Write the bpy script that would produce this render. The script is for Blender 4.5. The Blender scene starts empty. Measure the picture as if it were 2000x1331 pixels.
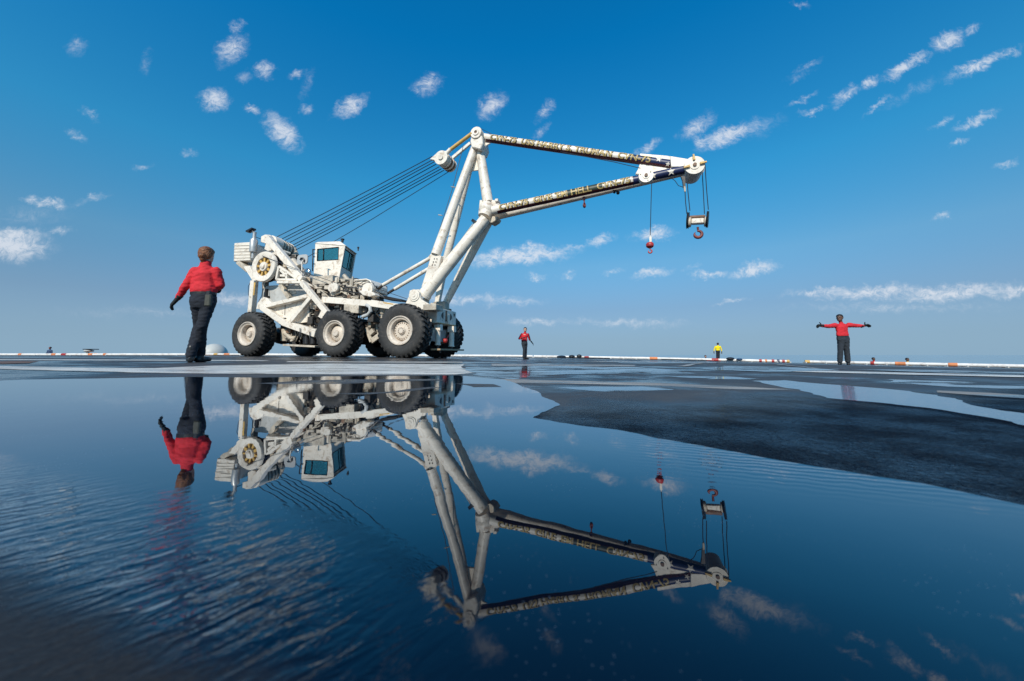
import bpy, bmesh, math, random
import numpy as np
from mathutils import Vector, Matrix, noise as mnoise
random.seed(7)
D = bpy.data
SC = bpy.context.scene
COL = SC.collection

# ------------------------------------------------------------------ camera
F_PX = 700.0                       # focal length in pixels of a 2000 px wide picture
PITCH = math.atan(73.5 / F_PX)
CAM_H = 0.11
cam_d = D.cameras.new('camera')
cam_d.sensor_width = 36.0
cam_d.lens = F_PX / 2000 * 36
cam_d.shift_y = -45.5 / 2000
cam_d.clip_start = 0.01
cam_d.clip_end = 60000
cam_d.dof.use_dof = True
cam_d.dof.focus_distance = 8.0
cam_d.dof.aperture_fstop = 8.0
cam = D.objects.new('camera', cam_d)
COL.objects.link(cam)
cam.location = (0, 0, CAM_H)
cam.rotation_euler = (math.pi / 2 + PITCH, 0, 0)
SC.camera = cam

# ------------------------------------------------------------------ sun and sky
SUN_H = Vector((-0.29, -0.957)).normalized()
SUN_EL = math.radians(37)
sun_d = D.lights.new('sun', 'SUN')
sun_d.energy = 4.4
sun_d.angle = math.radians(0.53)
sun_d.color = (1.0, 0.92, 0.80)
sun = D.objects.new('sun', sun_d)
COL.objects.link(sun)
sdir = Vector((SUN_H.x * math.cos(SUN_EL), SUN_H.y * math.cos(SUN_EL), math.sin(SUN_EL)))
sun.rotation_euler = sdir.to_track_quat('Z', 'Y').to_euler()
sun.location = (0, 0, 30)
SC.view_settings.view_transform = 'Standard'
SC.view_settings.look = 'None'
SC.view_settings.exposure = 0.0
SC.view_settings.gamma = 1.0

world = D.worlds.new('World')
SC.world = world
world.use_nodes = True
nt = world.node_tree
nt.nodes.clear()


def nd(t, kind, **kw):
    n = t.nodes.new(kind)
    for k, v in kw.items():
        setattr(n, k, v)
    return n


def lk(t, a, b):
    t.links.new(a, b)


def mth(t, op, a=None, b=None, c=None, clamp=False):
    n = nd(t, 'ShaderNodeMath', operation=op, use_clamp=clamp)
    for i, v in enumerate((a, b, c)):
        if v is None:
            continue
        if isinstance(v, (int, float)):
            n.inputs[i].default_value = v
        else:
            lk(t, v, n.inputs[i])
    return n.outputs[0]


def ss(t, v, lo, hi):
    n = nd(t, 'ShaderNodeMapRange', interpolation_type='SMOOTHSTEP')
    lk(t, v, n.inputs['Value'])
    n.inputs['From Min'].default_value = lo
    n.inputs['From Max'].default_value = hi
    return n.outputs['Result']


def mixc(t, fac, a, b, mode='MIX'):
    n = nd(t, 'ShaderNodeMix', data_type='RGBA', blend_type=mode)
    for s, v in ((n.inputs['Factor'], fac), (n.inputs['A'], a), (n.inputs['B'], b)):
        if isinstance(v, (int, float)):
            s.default_value = v
        elif isinstance(v, tuple):
            s.default_value = (*v[:3], 1)
        else:
            lk(t, v, s)
    return n.outputs['Result']


def noise_n(t, vec, scale, detail=3, rough=.5, dist=0.0):
    n = nd(t, 'ShaderNodeTexNoise')
    lk(t, vec, n.inputs['Vector'])
    n.inputs['Scale'].default_value = scale
    n.inputs['Detail'].default_value = detail
    n.inputs['Roughness'].default_value = rough
    n.inputs['Distortion'].default_value = dist
    return n


# direction of a pixel of the 2000 x 1331 picture
def ray(px, py):
    x = (px - 1000) / F_PX
    u = (620 - py) / F_PX
    return Vector((x, math.cos(PITCH) - u * math.sin(PITCH), math.sin(PITCH) + u * math.cos(PITCH)))


CAMP = Vector((0, 0, CAM_H))

out = nd(nt, 'ShaderNodeOutputWorld')
bg = nd(nt, 'ShaderNodeBackground')
sky = nd(nt, 'ShaderNodeTexSky', sky_type='NISHITA')
sky.sun_disc = False
sky.sun_elevation = SUN_EL
sky.sun_rotation = math.atan2(SUN_H.x, SUN_H.y)
sky.altitude = 10
sky.air_density = 1.0
sky.dust_density = 0.3
sky.ozone_density = 3.0
hs = nd(nt, 'ShaderNodeHueSaturation')
hs.inputs['Saturation'].default_value = 1.22
hs.inputs['Value'].default_value = 1.0
lk(nt, sky.outputs[0], hs.inputs['Color'])
gm = nd(nt, 'ShaderNodeGamma')
gm.inputs['Gamma'].default_value = 1.0
lk(nt, hs.outputs[0], gm.inputs[0])
tc = nd(nt, 'ShaderNodeTexCoord')
gen = tc.outputs['Generated']
sep = nd(nt, 'ShaderNodeSeparateXYZ')
lk(nt, gen, sep.inputs[0])
ysafe = mth(nt, 'MAXIMUM', sep.outputs['Y'], 0.05)
uu = mth(nt, 'DIVIDE', sep.outputs['X'], ysafe)
vv = mth(nt, 'DIVIDE', sep.outputs['Z'], ysafe)
cmb = nd(nt, 'ShaderNodeCombineXYZ')
lk(nt, uu, cmb.inputs[0])
lk(nt, vv, cmb.inputs[1])
# ragged edges: warp the directions a little
wn = noise_n(nt, cmb.outputs[0], 17, 6, .68)
wsub = nd(nt, 'ShaderNodeVectorMath', operation='SUBTRACT')
lk(nt, wn.outputs['Color'], wsub.inputs[0])
wsub.inputs[1].default_value = (.5, .5, .5)
wma = nd(nt, 'ShaderNodeVectorMath', operation='MULTIPLY_ADD')
lk(nt, wsub.outputs[0], wma.inputs[0])
wma.inputs[1].default_value = (.085, .075, 0)
lk(nt, cmb.outputs[0], wma.inputs[2])
uv = wma.outputs[0]
# px, py, half width, half height, tilt in degrees, strength
CLOUDS = [(453, 98, 36, 26, 50, .95), (463, 50, 14, 16, 0, .7), (518, 140, 20, 20, 0, .85), (420, 197, 28, 22, -20, 1.05),
          (490, 214, 18, 10, -20, .8), (552, 255, 44, 24, -48, 1.1), (683, 207, 34, 19, 30, 1.05), (597, 213, 14, 12, 0, .6),
          (580, 147, 20, 10, 25, .6), (836, 167, 27, 24, 20, .9), (962, 205, 32, 20, 40, .85), (1064, 218, 14, 24, -40, .7),
          (1058, 258, 20, 9, 40, .6), (150, 90, 20, 24, 0, .5), (178, 225, 26, 10, -40, .55), (150, 266, 24, 9, -40, .5),
          (90, 396, 42, 12, -8, .95), (180, 388, 40, 8, 15, .5), (10, 478, 82, 30, -5, 1.25), (115, 452, 26, 9, 0, .7), (30, 462, 60, 18, 4, .9),
          (478, 155, 16, 16, 0, .45), (367, 298, 16, 10, 0, .5), (278, 330, 16, 9, 20, .5), 
          (900, 582, 110, 11, 0, .75), (1000, 590, 60, 8, 3, .6), (1010, 500, 100, 17, 5, 1.25), (1070, 492, 60, 10, 6, .9), (1125, 484, 22, 5, 12, .6),
          (1047, 541, 20, 9, 0, .95), (1107, 535, 18, 7, 8, .7), (1175, 470, 30, 10, 14, .8), (1275, 459, 38, 13, 6, 1.0), (1200, 532, 22, 6, 10, .5),
          (1273, 535, 40, 9, 10, .85), (1385, 538, 32, 8, 4, .95), (1470, 527, 44, 13, 14, 1.0), (1350, 525, 18, 8, 20, .5),
          (1425, 587, 36, 5, 15, .6), (1600, 571, 66, 8, 5, .8), (1700, 572, 110, 13, 3, .9), (1860, 571, 120, 15, 3, .95), (1990, 570, 50, 12, 5, .8),
          (1220, 630, 120, 9, 0, .55), (1050, 628, 60, 8, 0, .6), (450, 585, 70, 14, 0, .65),
          (1425, 262, 62, 18, 22, 1.1), (1360, 248, 40, 16, 35, .8), (1264, 290, 30, 12, 35, .7), (1370, 275, 20, 12, 0, .8),
          (1650, 187, 34, 14, 35, .85), (1697, 163, 18, 14, 20, 1.0), (1770, 133, 56, 12, 30, .95), (1850, 80, 34, 18, 25, .95), (1895, 62, 28, 10, 35, .7),
          (1905, 130, 62, 14, 25, 1.0), (1970, 105, 40, 9, 18, .7), (1715, 205, 36, 6, 38, .6), (1590, 218, 26, 7, 10, .7), (1572, 195, 34, 6, 30, .55),
          (1905, 235, 48, 10, 25, .85), (1840, 240, 30, 8, 25, .5), (1877, 280, 22, 7, 25, .7), (1965, 320, 28, 8, 18, .75), (1578, 130, 34, 7, 25, .5),
          (1838, 424, 22, 6, 22, .6), (1565, 8, 16, 8, 0, .5), (1560, 150, 40, 8, 25, .3),
          (1480, 250, 60, 20, 20, .35), (1780, 180, 90, 14, 28, .32), (60, 420, 90, 22, 5, .3), (1750, 600, 220, 10, 0, .4), (300, 610, 200, 12, 0, .3),
          (600, 165, 12, 40, -15, .35), (285, 120, 14, 34, -10, .35), ]
acc = None
for (px, py, rx, ry, a, st) in CLOUDS:
    r0 = ray(px, py)
    mp = nd(nt, 'ShaderNodeMapping', vector_type='TEXTURE')
    lk(nt, uv, mp.inputs['Vector'])
    mp.inputs['Location'].default_value = (r0.x / r0.y, r0.z / r0.y, 0)
    mp.inputs['Rotation'].default_value = (0, 0, math.radians(a))
    mp.inputs['Scale'].default_value = (rx * 1.55 / F_PX, ry * 1.5 / F_PX, 1)
    ln = nd(nt, 'ShaderNodeVectorMath', operation='LENGTH')
    lk(nt, mp.outputs[0], ln.inputs[0])
    v = mth(nt, 'MULTIPLY_ADD', ln.outputs['Value'], -st, st)
    acc = v if acc is None else mth(nt, 'MAXIMUM', acc, v)
acc = mth(nt, 'MAXIMUM', acc, 0.0)
front = ss(nt, sep.outputs['Y'], 0.06, 0.16)
field_f = mth(nt, 'MULTIPLY', acc, front)
# the same kind of small clouds over the rest of the sky
plz = mth(nt, 'MAXIMUM', sep.outputs['Z'], 0.04)
cp = nd(nt, 'ShaderNodeCombineXYZ')
lk(nt, mth(nt, 'DIVIDE', sep.outputs['X'], plz), cp.inputs[0])
lk(nt, mth(nt, 'DIVIDE', sep.outputs['Y'], plz), cp.inputs[1])
big = noise_n(nt, cp.outputs[0], 1.6, 5, .55)
field_b = mth(nt, 'MULTIPLY', ss(nt, big.outputs['Fac'], .58, .8), mth(nt, 'SUBTRACT', 1.0, front))
field_b = mth(nt, 'MULTIPLY', field_b, ss(nt, sep.outputs['Z'], .02, .1))
strm = nd(nt, 'ShaderNodeMapping')
lk(nt, cmb.outputs[0], strm.inputs['Vector'])
strm.inputs['Rotation'].default_value = (0, 0, math.radians(-22))
strm.inputs['Scale'].default_value = (.82, 1.2, 1)
fine = noise_n(nt, strm.outputs[0], 30, 9, .76, 1.3)
fine2 = noise_n(nt, cmb.outputs[0], 9, 3, .5)
fn = mth(nt, 'ADD', mth(nt, 'MULTIPLY_ADD', fine.outputs['Fac'], 3.5, -1.12), mth(nt, 'MULTIPLY', fine2.outputs['Fac'], .5))
fn = mth(nt, 'MAXIMUM', fn, 0.0)
fld = mth(nt, 'ADD', mth(nt, 'MULTIPLY', field_f, fn), mth(nt, 'MULTIPLY', field_b, .7))
alpha = ss(nt, fld, .04, 1.08)
alpha = mth(nt, 'MULTIPLY', alpha, .74)
SKY_GAIN = nd(nt, 'ShaderNodeMix', data_type='RGBA', blend_type='MULTIPLY')
SKY_GAIN.inputs['Factor'].default_value = 1.0
lk(nt, gm.outputs[0], SKY_GAIN.inputs['A'])
air = nd(nt, 'ShaderNodeValToRGB')      # clearer, bluer air than the model's: gain by height above the horizon, all round
lk(nt, sep.outputs['Z'], air.inputs[0])
AIR = [(0.0, (.27, .51, .99)), (.04, (.36, .52, .82)), (.12, (.58, .69, .83)), (.236, (1.0, 1.22, 1.12)), (.418, (.52, 1.72, 1.62)), (.683, (.05, 1.70, 1.92)), (1.0, (.05, 1.6, 1.9))]
el = air.color_ramp.elements
while len(el) < len(AIR):
    el.new(.5)
for e_, (p_, c_) in zip(el, AIR):
    e_.position = p_
    e_.color = (c_[0] / 2, c_[1] / 2, c_[2] / 2, 1)
for e_, (p_, c_) in zip(el, AIR):
    e_.position = p_
    e_.color = (c_[0] / 2, c_[1] / 2, c_[2] / 2, 1)
a2 = nd(nt, 'ShaderNodeVectorMath', operation='SCALE')
lk(nt, air.outputs[0], a2.inputs[0])
a2.inputs['Scale'].default_value = 2.0
lk(nt, a2.outputs[0], SKY_GAIN.inputs['B'])
hzf = nd(nt, 'ShaderNodeMapRange', interpolation_type='SMOOTHSTEP')
lk(nt, sep.outputs['Z'], hzf.inputs['Value'])
hzf.inputs['From Min'].default_value = -.02
hzf.inputs['From Max'].default_value = .24
hzf.inputs['To Min'].default_value = .88
hzf.inputs['To Max'].default_value = 0.0
hazed = mixc(nt, hzf.outputs['Result'], SKY_GAIN.outputs['Result'], (2.75, 4.25, 5.65))
cloudc = mixc(nt, alpha, hazed, (8.0, 8.3, 8.9))
lk(nt, cloudc, bg.inputs['Color'])
bg.inputs['Strength'].default_value = 0.10
lk(nt, bg.outputs[0], out.inputs['Surface'])

# ------------------------------------------------------------------ materials
MATS = {}


def mat(name, color, rough=.5, metal=0.0, vary=0.0, vscale=3.0, dirt=None, dirt_amt=.5, bump=0.0, bscale=40, ior=None, coat=0.0):
    if name in MATS:
        return MATS[name]
    m = D.materials.new(name)
    m.use_nodes = True
    t = m.node_tree
    b = t.nodes['Principled BSDF']
    b.inputs['Roughness'].default_value = rough
    b.inputs['Metallic'].default_value = metal
    if ior:
        b.inputs['IOR'].default_value = ior
    b.inputs['Coat Weight'].default_value = coat
    t_ = nd(t, 'ShaderNodeTexCoord').outputs['Object']
    c = tuple(color)
    if vary or dirt:
        n = noise_n(t, t_, vscale, 6, .62, .3)
        c2 = tuple(max(0, x * (1 - vary)) for x in color)
        r = mixc(t, ss(t, n.outputs['Fac'], .35, .68), c, c2)
        if dirt:
            n2 = noise_n(t, t_, vscale * 2.7, 8, .72, 1.2)
            f = ss(t, n2.outputs['Fac'], .50, .66)
            r = mixc(t, mth(t, 'MULTIPLY', f, dirt_amt), r, dirt)
        lk(t, r, b.inputs['Base Color'])
    else:
        b.inputs['Base Color'].default_value = (*c, 1)
    if bump:
        n3 = noise_n(t, t_, bscale, 4, .6)
        bp = nd(t, 'ShaderNodeBump')
        bp.inputs['Strength'].default_value = 1
        bp.inputs['Distance'].default_value = bump
        lk(t, n3.outputs['Fac'], bp.inputs['Height'])
        lk(t, bp.outputs[0], b.inputs['Normal'])
    MATS[name] = m
    return m


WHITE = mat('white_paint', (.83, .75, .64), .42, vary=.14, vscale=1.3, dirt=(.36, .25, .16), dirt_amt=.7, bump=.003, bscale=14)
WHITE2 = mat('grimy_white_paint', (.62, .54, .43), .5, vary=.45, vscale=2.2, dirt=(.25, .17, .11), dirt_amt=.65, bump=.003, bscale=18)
GREYP = mat('grey_paint', (.52, .52, .50), .5, vary=.2, vscale=2, dirt=(.2, .17, .14), dirt_amt=.4)
YELLOW = mat('yellow_paint', (.64, .39, .10), .5, vary=.2, vscale=4, dirt=(.3, .2, .1), dirt_amt=.4)
BLACK = mat('black_steel', (.018, .018, .02), .45, vary=.3)
DARKM = mat('dark_machinery', (.05, .043, .037), .55, vary=.5, vscale=6, dirt=(.16, .12, .09), dirt_amt=.5)
BROWNM = mat('rusty_steel', (.20, .105, .06), .6, vary=.4, vscale=8, dirt=(.3, .22, .16), dirt_amt=.5)
STEEL = mat('bright_steel', (.5, .5, .5), .28, metal=1)
ROPE = mat('wire_rope', (.03, .035, .045), .5, metal=.3)
TYRE = mat('tyre_rubber', (.030, .029, .028), .72, vary=.35, vscale=2.5, dirt=(.10, .085, .07), dirt_amt=.45, bump=.004, bscale=30)
GLASS = mat('tinted_glass', (.015, .16, .18), .06, vary=.5, vscale=1.5)
def tinted(m):
    t = m.node_tree
    t.nodes.clear()
    o_ = nd(t, 'ShaderNodeOutputMaterial')
    tr = nd(t, 'ShaderNodeBsdfTransparent')
    tr.inputs['Color'].default_value = (.22, .72, .74, 1)
    g_ = nd(t, 'ShaderNodeBsdfGlossy')
    g_.inputs['Roughness'].default_value = .03
    g_.inputs['Color'].default_value = (.45, .95, .95, 1)
    lw = nd(t, 'ShaderNodeFresnel')
    lw.inputs['IOR'].default_value = 1.7
    mx = nd(t, 'ShaderNodeMixShader')
    lk(t, mth(t, 'ADD', lw.outputs[0], .12), mx.inputs[0])
    lk(t, tr.outputs[0], mx.inputs[1])
    lk(t, g_.outputs[0], mx.inputs[2])
    lk(t, mx.outputs[0], o_.inputs['Surface'])


tinted(GLASS)
RED = mat('red_paint', (.45, .035, .03), .45, vary=.4, vscale=6)
REDBROWN = mat('red_brown_paint', (.20, .035, .028), .5, vary=.4, vscale=6)
MAROON = mat('maroon_paint', (.085, .008, .014), .4, vary=.3)
PINKISH = mat('faded_red_paint', (.50, .20, .17), .5, vary=.3)
NAVY = mat('navy_blue_paint', (.012, .022, .085), .4, vary=.3)
GOLD = mat('gold_paint', (.56, .40, .15), .45, vary=.35, vscale=9)
DKGREEN = mat('dark_green_paint', (.03, .045, .025), .5, vary=.5, vscale=6)
REDCLOTH = mat('red_jersey_cloth', (.62, .018, .028), .85, vary=.18, vscale=12, bump=.012, bscale=7)
YELCLOTH = mat('yellow_jersey_cloth', (.85, .66, .0), .85, vary=.12, vscale=12, bump=.01, bscale=8)
NAVYCLOTH = mat('dark_navy_trouser_cloth', (.012, .016, .026), .9, vary=.3, vscale=12, bump=.014, bscale=9)
GREYCLOTH = mat('faded_navy_trouser_cloth', (.024, .032, .043), .9, vary=.3, vscale=12, bump=.014, bscale=9)
LEATHER = mat('black_leather', (.012, .012, .012), .4, bump=.003, bscale=30)
GLOVE = mat('black_glove_fabric', (.010, .012, .012), .8, bump=.003, bscale=50)
SKIN_A = mat('light_skin', (.55, .33, .24), .55, vary=.1, vscale=20)
SKIN_B = mat('dark_skin', (.13, .065, .042), .5, vary=.15, vscale=20)
HAIR_BR = mat('auburn_hair', (.25, .09, .03), .5, vary=.6, vscale=30, bump=.01, bscale=60)
HAIR_BL = mat('black_hair', (.012, .01, .009), .6, bump=.004, bscale=80)


# ------------------------------------------------------------------ object helpers
class Ctx:
    org = Vector((0, 0, 0))


def link(name, me, parent=None):
    o = D.objects.new(name, me)
    COL.objects.link(o)
    if parent is not None:
        o.parent = parent
    return o


def thing(name, label, cat, loc, group=None):
    o = D.objects.new(name, None)
    o.empty_display_size = .2
    COL.objects.link(o)
    o.location = loc
    o['label'] = label
    o['category'] = cat
    if group:
        o['group'] = group
    Ctx.org = Vector(loc)
    return o


def frame_of(axis, hint=None):
    a = axis.normalized()
    h = hint if hint is not None else (Vector((0, 0, 1)) if abs(a.z) < .9 else Vector((0, 1, 0)))
    s = h.cross(a)
    if s.length < 1e-6:
        s = Vector((1, 0, 0)).cross(a)
    s.normalize()
    u = a.cross(s).normalized()
    return a, s, u


def islands(nv, faces):
    par = list(range(nv))

    def find(a):
        while par[a] != a:
            par[a] = par[par[a]]
            a = par[a]
        return a
    for f in faces:
        r = find(f[0])
        for i in f[1:]:
            par[find(i)] = r
    return [find(i) for i in range(nv)]


def split_groups(verts, faces, each):
    """group the loose pieces of a mesh: far-apart ones separately, or every one when 'each'"""
    roots = islands(len(verts), faces)
    ids = sorted(set(roots[f[0]] for f in faces))
    if len(ids) < 2 or len(ids) > 400:
        return None
    V_ = np.array(verts)
    R_ = np.array(roots)
    lo = np.array([V_[R_ == i].min(0) for i in ids])
    hi = np.array([V_[R_ == i].max(0) for i in ids])
    size = (hi - lo).max(1)
    k = len(ids)
    par = list(range(k))

    def find(a):
        while par[a] != a:
            a = par[a]
        return a
    if not each:
        gap = np.maximum(0, np.maximum(lo[:, None] - hi[None], lo[None] - hi[:, None]))
        near = np.sqrt((gap ** 2).sum(2)) <= np.maximum(.02, .5 * np.maximum(size[:, None], size[None]))
        for a, b_ in zip(*np.nonzero(np.triu(near, 1))):
            par[find(int(a))] = find(int(b_))
    g = [find(i) for i in range(k)]
    us = sorted(set(g))
    if len(us) < 2:
        return None
    m_ = {ids[i]: us.index(g[i]) for i in range(k)}
    return [m_[roots[f[0]]] for f in faces], len(us)


class MB:
    def __init__(self):
        self.v = []
        self.f = []
        self.m = []
        self.sm = []

    def add(self, verts, faces, mi=0, smooth=False):
        n = len(self.v)
        self.v += [tuple(x) for x in verts]
        for f in faces:
            self.f.append(tuple(i + n for i in f))
            self.m.append(mi)
            self.sm.append(smooth)
        return self

    def hexa(self, b, tp, mi=0):
        """b, tp: four corners each, same winding"""
        self.add(list(b) + list(tp), [(3, 2, 1, 0), (4, 5, 6, 7), (0, 1, 5, 4), (1, 2, 6, 5), (2, 3, 7, 6), (3, 0, 4, 7)], mi)
        return self

    def box(self, c, sx, sy, sz, ax=None, ay=None, az=None, mi=0):
        ax = ax or Vector((1, 0, 0))
        ay = ay or Vector((0, 1, 0))
        az = az or Vector((0, 0, 1))
        c = Vector(c)
        x, y, z = ax * sx / 2, ay * sy / 2, az * sz / 2
        self.hexa([c - x - y - z, c + x - y - z, c + x + y - z, c - x + y - z],
                  [c - x - y + z, c + x - y + z, c + x + y + z, c - x + y + z], mi)
        return self

    def beam(self, p0, p1, w, h=None, side=None, mi=0, w1=None, h1=None):
        """w across 'side', h across the other direction"""
        h = h or w
        w1 = w1 or w
        h1 = h1 or h
        p0, p1 = Vector(p0), Vector(p1)
        a = (p1 - p0).normalized()
        s = side if side is not None else WW
        s = (s - a * s.dot(a)).normalized()
        u = a.cross(s).normalized()
        q = lambda p, ww, hh: [p - s * ww / 2 - u * hh / 2, p + s * ww / 2 - u * hh / 2, p + s * ww / 2 + u * hh / 2, p - s * ww / 2 + u * hh / 2]
        self.hexa(q(p0, w, h), q(p1, w1, h1), mi)
        return self

    def tube(self, p0, p1, r0, r1=None, n=14, mi=0, cap=True):
        r1 = r0 if r1 is None else r1
        p0, p1 = Vector(p0), Vector(p1)
        a, s, u = frame_of(p1 - p0)
        vs = []
        for p, r in ((p0, r0), (p1, r1)):
            for i in range(n):
                t = 2 * math.pi * i / n
                vs.append(p + s * math.cos(t) * r + u * math.sin(t) * r)
        self.add(vs, [(i, (i + 1) % n, n + (i + 1) % n, n + i) for i in range(n)], mi, True)
        if cap:
            self.add(vs[:n], [tuple(reversed(range(n)))], mi)
            self.add(vs[n:], [tuple(range(n))], mi)
        return self

    def path(self, pts, r, n=8, mi=0, cap=True):
        pts = [Vector(p) for p in pts]
        k = len(pts)
        rs = r if isinstance(r, (list, tuple)) else [r] * k
        vs = []
        prev = None
        for j in range(k):
            if j == 0:
                a = pts[1] - pts[0]
            elif j == k - 1:
                a = pts[-1] - pts[-2]
            else:
                a = (pts[j + 1] - pts[j]).normalized() + (pts[j] - pts[j - 1]).normalized()
            a.normalize()
            if prev is None:
                _, s, u = frame_of(a)
            else:
                s = (prev - a * prev.dot(a)).normalized()
                u = a.cross(s)
            prev = s
            for i in range(n):
                t = 2 * math.pi * i / n
                vs.append(pts[j] + (s * math.cos(t) + u * math.sin(t)) * rs[j])
        fs = [(j * n + i, j * n + (i + 1) % n, (j + 1) * n + (i + 1) % n, (j + 1) * n + i) for j in range(k - 1) for i in range(n)]
        self.add(vs, fs, mi, True)
        if cap:
            self.add(vs[:n], [tuple(reversed(range(n)))], mi)
            self.add(vs[-n:], [tuple(range(n))], mi)
        return self

    def lathe(self, c, axis, prof, n=32, mi=0, smooth=False, mis=None):
        """prof: list of (radius, distance along axis)"""
        c = Vector(c)
        a, s, u = frame_of(axis)
        vs = []
        for (r, d) in prof:
            for i in range(n):
                t = 2 * math.pi * i / n
                vs.append(c + a * d + (s * math.cos(t) + u * math.sin(t)) * max(r, 1e-4))
        for j in range(len(prof) - 1):
            mm = mis[j] if mis else mi
            fs = [(j * n + i, j * n + (i + 1) % n, (j + 1) * n + (i + 1) % n, (j + 1) * n + i) for i in range(n)]
            nb = len(self.v)
            if j == 0:
                self.v += [tuple(x) for x in vs]
                base = nb
            for f in fs:
                self.f.append(tuple(i + base for i in f))
                self.m.append(mm)
                self.sm.append(smooth)
        return self

    def prism(self, poly, ext, mi=0):
        """poly: 3D points, ext: extrusion vector"""
        poly = [Vector(p) for p in poly]
        n = len(poly)
        ext = Vector(ext)
        self.add(poly + [p + ext for p in poly],
                 [tuple(range(n)), tuple(reversed(range(n, 2 * n)))] + [(i, i + n, (i + 1) % n + n, (i + 1) % n) for i in range(n)], mi)
        return self

    def ball(self, c, r, n=12, mi=0, sc=(1, 1, 1)):
        c = Vector(c)
        vs = []
        k = n // 2
        for j in range(k + 1):
            ph = math.pi * j / k
            for i in range(n):
                t = 2 * math.pi * i / n
                vs.append(c + Vector((math.sin(ph) * math.cos(t) * r * sc[0], math.sin(ph) * math.sin(t) * r * sc[1], math.cos(ph) * r * sc[2])))
        self.add(vs, [(j * n + i, (j + 1) * n + i, (j + 1) * n + (i + 1) % n, j * n + (i + 1) % n) for j in range(k) for i in range(n)], mi, True)
        return self

    def build(self, name, mats, parent=None, bevel=0.0, org=None, label=None, kind=None, each=False):
        if kind is None and parent is not None:
            bm = bmesh.new()
            lay = bm.faces.layers.int.new('m')
            lsm = bm.faces.layers.int.new('s')
            vv = [bm.verts.new(x) for x in self.v]
            for f, mi, sm in zip(self.f, self.m, self.sm):
                try:
                    q = bm.faces.new([vv[i] for i in f])
                except ValueError:
                    continue
                q[lay] = mi
                q[lsm] = int(sm)
            bmesh.ops.remove_doubles(bm, verts=bm.verts, dist=1e-5)
            bm.verts.index_update()
            V2 = [tuple(x.co) for x in bm.verts]
            F2 = [tuple(x.index for x in q.verts) for q in bm.faces]
            M2 = [(q[lay], bool(q[lsm])) for q in bm.faces]
            bm.free()
            r_ = split_groups(V2, F2, each)
            if r_:
                g, k = r_
                first = None
                for i in range(k):
                    sub = MB()
                    idx = {}
                    for f, (mi, sm), gi in zip(F2, M2, g):
                        if gi != i:
                            continue
                        nf = []
                        for a in f:
                            if a not in idx:
                                idx[a] = len(sub.v)
                                sub.v.append(V2[a])
                            nf.append(idx[a])
                        sub.f.append(tuple(nf))
                        sub.m.append(mi)
                        sub.sm.append(sm)
                    o = sub._build(name, mats, parent, bevel, org, label, kind)
                    first = first or o
                return first
        return self._build(name, mats, parent, bevel, org, label, kind)

    def _build(self, name, mats, parent=None, bevel=0.0, org=None, label=None, kind=None):
        o_ = Ctx.org if org is None else Vector(org)
        me = D.meshes.new(name)
        me.from_pydata([(x[0] - o_.x, x[1] - o_.y, x[2] - o_.z) for x in self.v], [], self.f)
        if not isinstance(mats, (list, tuple)):
            mats = [mats]
        for m in mats:
            me.materials.append(m)
        me.polygons.foreach_set('material_index', self.m)
        me.polygons.foreach_set('use_smooth', self.sm)
        bm = bmesh.new()
        bm.from_mesh(me)
        bmesh.ops.remove_doubles(bm, verts=bm.verts, dist=1e-5)
        bmesh.ops.recalc_face_normals(bm, faces=bm.faces)
        for e in bm.edges:
            if len(e.link_faces) == 2 and e.calc_face_angle(0) > .7:
                e.smooth = False
        if bevel:
            es = [e for e in bm.edges if len(e.link_faces) == 2 and e.calc_face_angle(0) > .6]
            try:
                bmesh.ops.bevel(bm, geom=es, offset=bevel, segments=1, profile=.5, affect='EDGES', clamp_overlap=True)
            except Exception:
                pass
        bm.to_mesh(me)
        bm.free()
        o = link(name, me, parent)
        if label:
            o['label'] = label
        if kind:
            o['kind'] = kind
        return o


# ------------------------------------------------------------------ deck surface
CTRL = [(-75, 40, .05), (-52, 38, .03), (-29, 37, .03), (-10, 36.5, -.06), (0, 36, -.12), (16.5, 34, -.40), (24.9, 30, -.58), (31.4, 22, -.70),
        (11.5, 12.5, -.26), (19, 33, -.46), (.6, 19.4, -.13), (-3.8, 12.1, .0), (-2.9, 14.9, -.03), (-10.3, 14.1, .055), (-9.4, 16.9, .045),
        (-6.3, 12.9, .027), (-5.5, 15.7, .01), (-4.4, 5.2, -.0), (0, 5, -.01), (4, 5, -.02), (8, 5, -.12), (-12, 5, .02), (-20, 12, .05), (40, 5, -.8),
        (0, -8, 0), (12, -8, -.2), (-15, -8, .03), (-60, -15, .1), (40, -15, -.8)]
_cx = np.array([c[:2] for c in CTRL], float)
_cz = np.array([c[2] for c in CTRL])


def _ker(d):
    return np.sqrt(d * d + 9.0)


_A = _ker(np.linalg.norm(_cx[:, None] - _cx[None], axis=2))
_wts = np.linalg.solve(_A + np.eye(len(CTRL)) * 1e-3, _cz)
NEAR_Z = -0.0006


def deck_z(x, y):
    d = _ker(np.hypot(x - _cx[:, 0], y - _cx[:, 1]))
    z = float(d @ _wts)
    r = math.hypot(x, y)
    t = min(1, max(0, (r - 1.9) / 3.2))
    t = t * t * (3 - 2 * t)
    return NEAR_Z + t * (z - NEAR_Z)


def on_deck(px, py, lift=0.0):
    """where the ray of a picture point meets the deck"""
    d = ray(px, py)
    k = .02
    prev = k
    while k < 400:
        p = CAMP + d * k
        if p.z < deck_z(p.x, p.y) + lift:
            lo, hi = prev, k
            for _ in range(24):
                m = (lo + hi) / 2
                p = CAMP + d * m
                if p.z < deck_z(p.x, p.y) + lift:
                    hi = m
                else:
                    lo = m
            return CAMP + d * hi
        prev = k
        k *= 1.06
    return CAMP + d * 60


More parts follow.
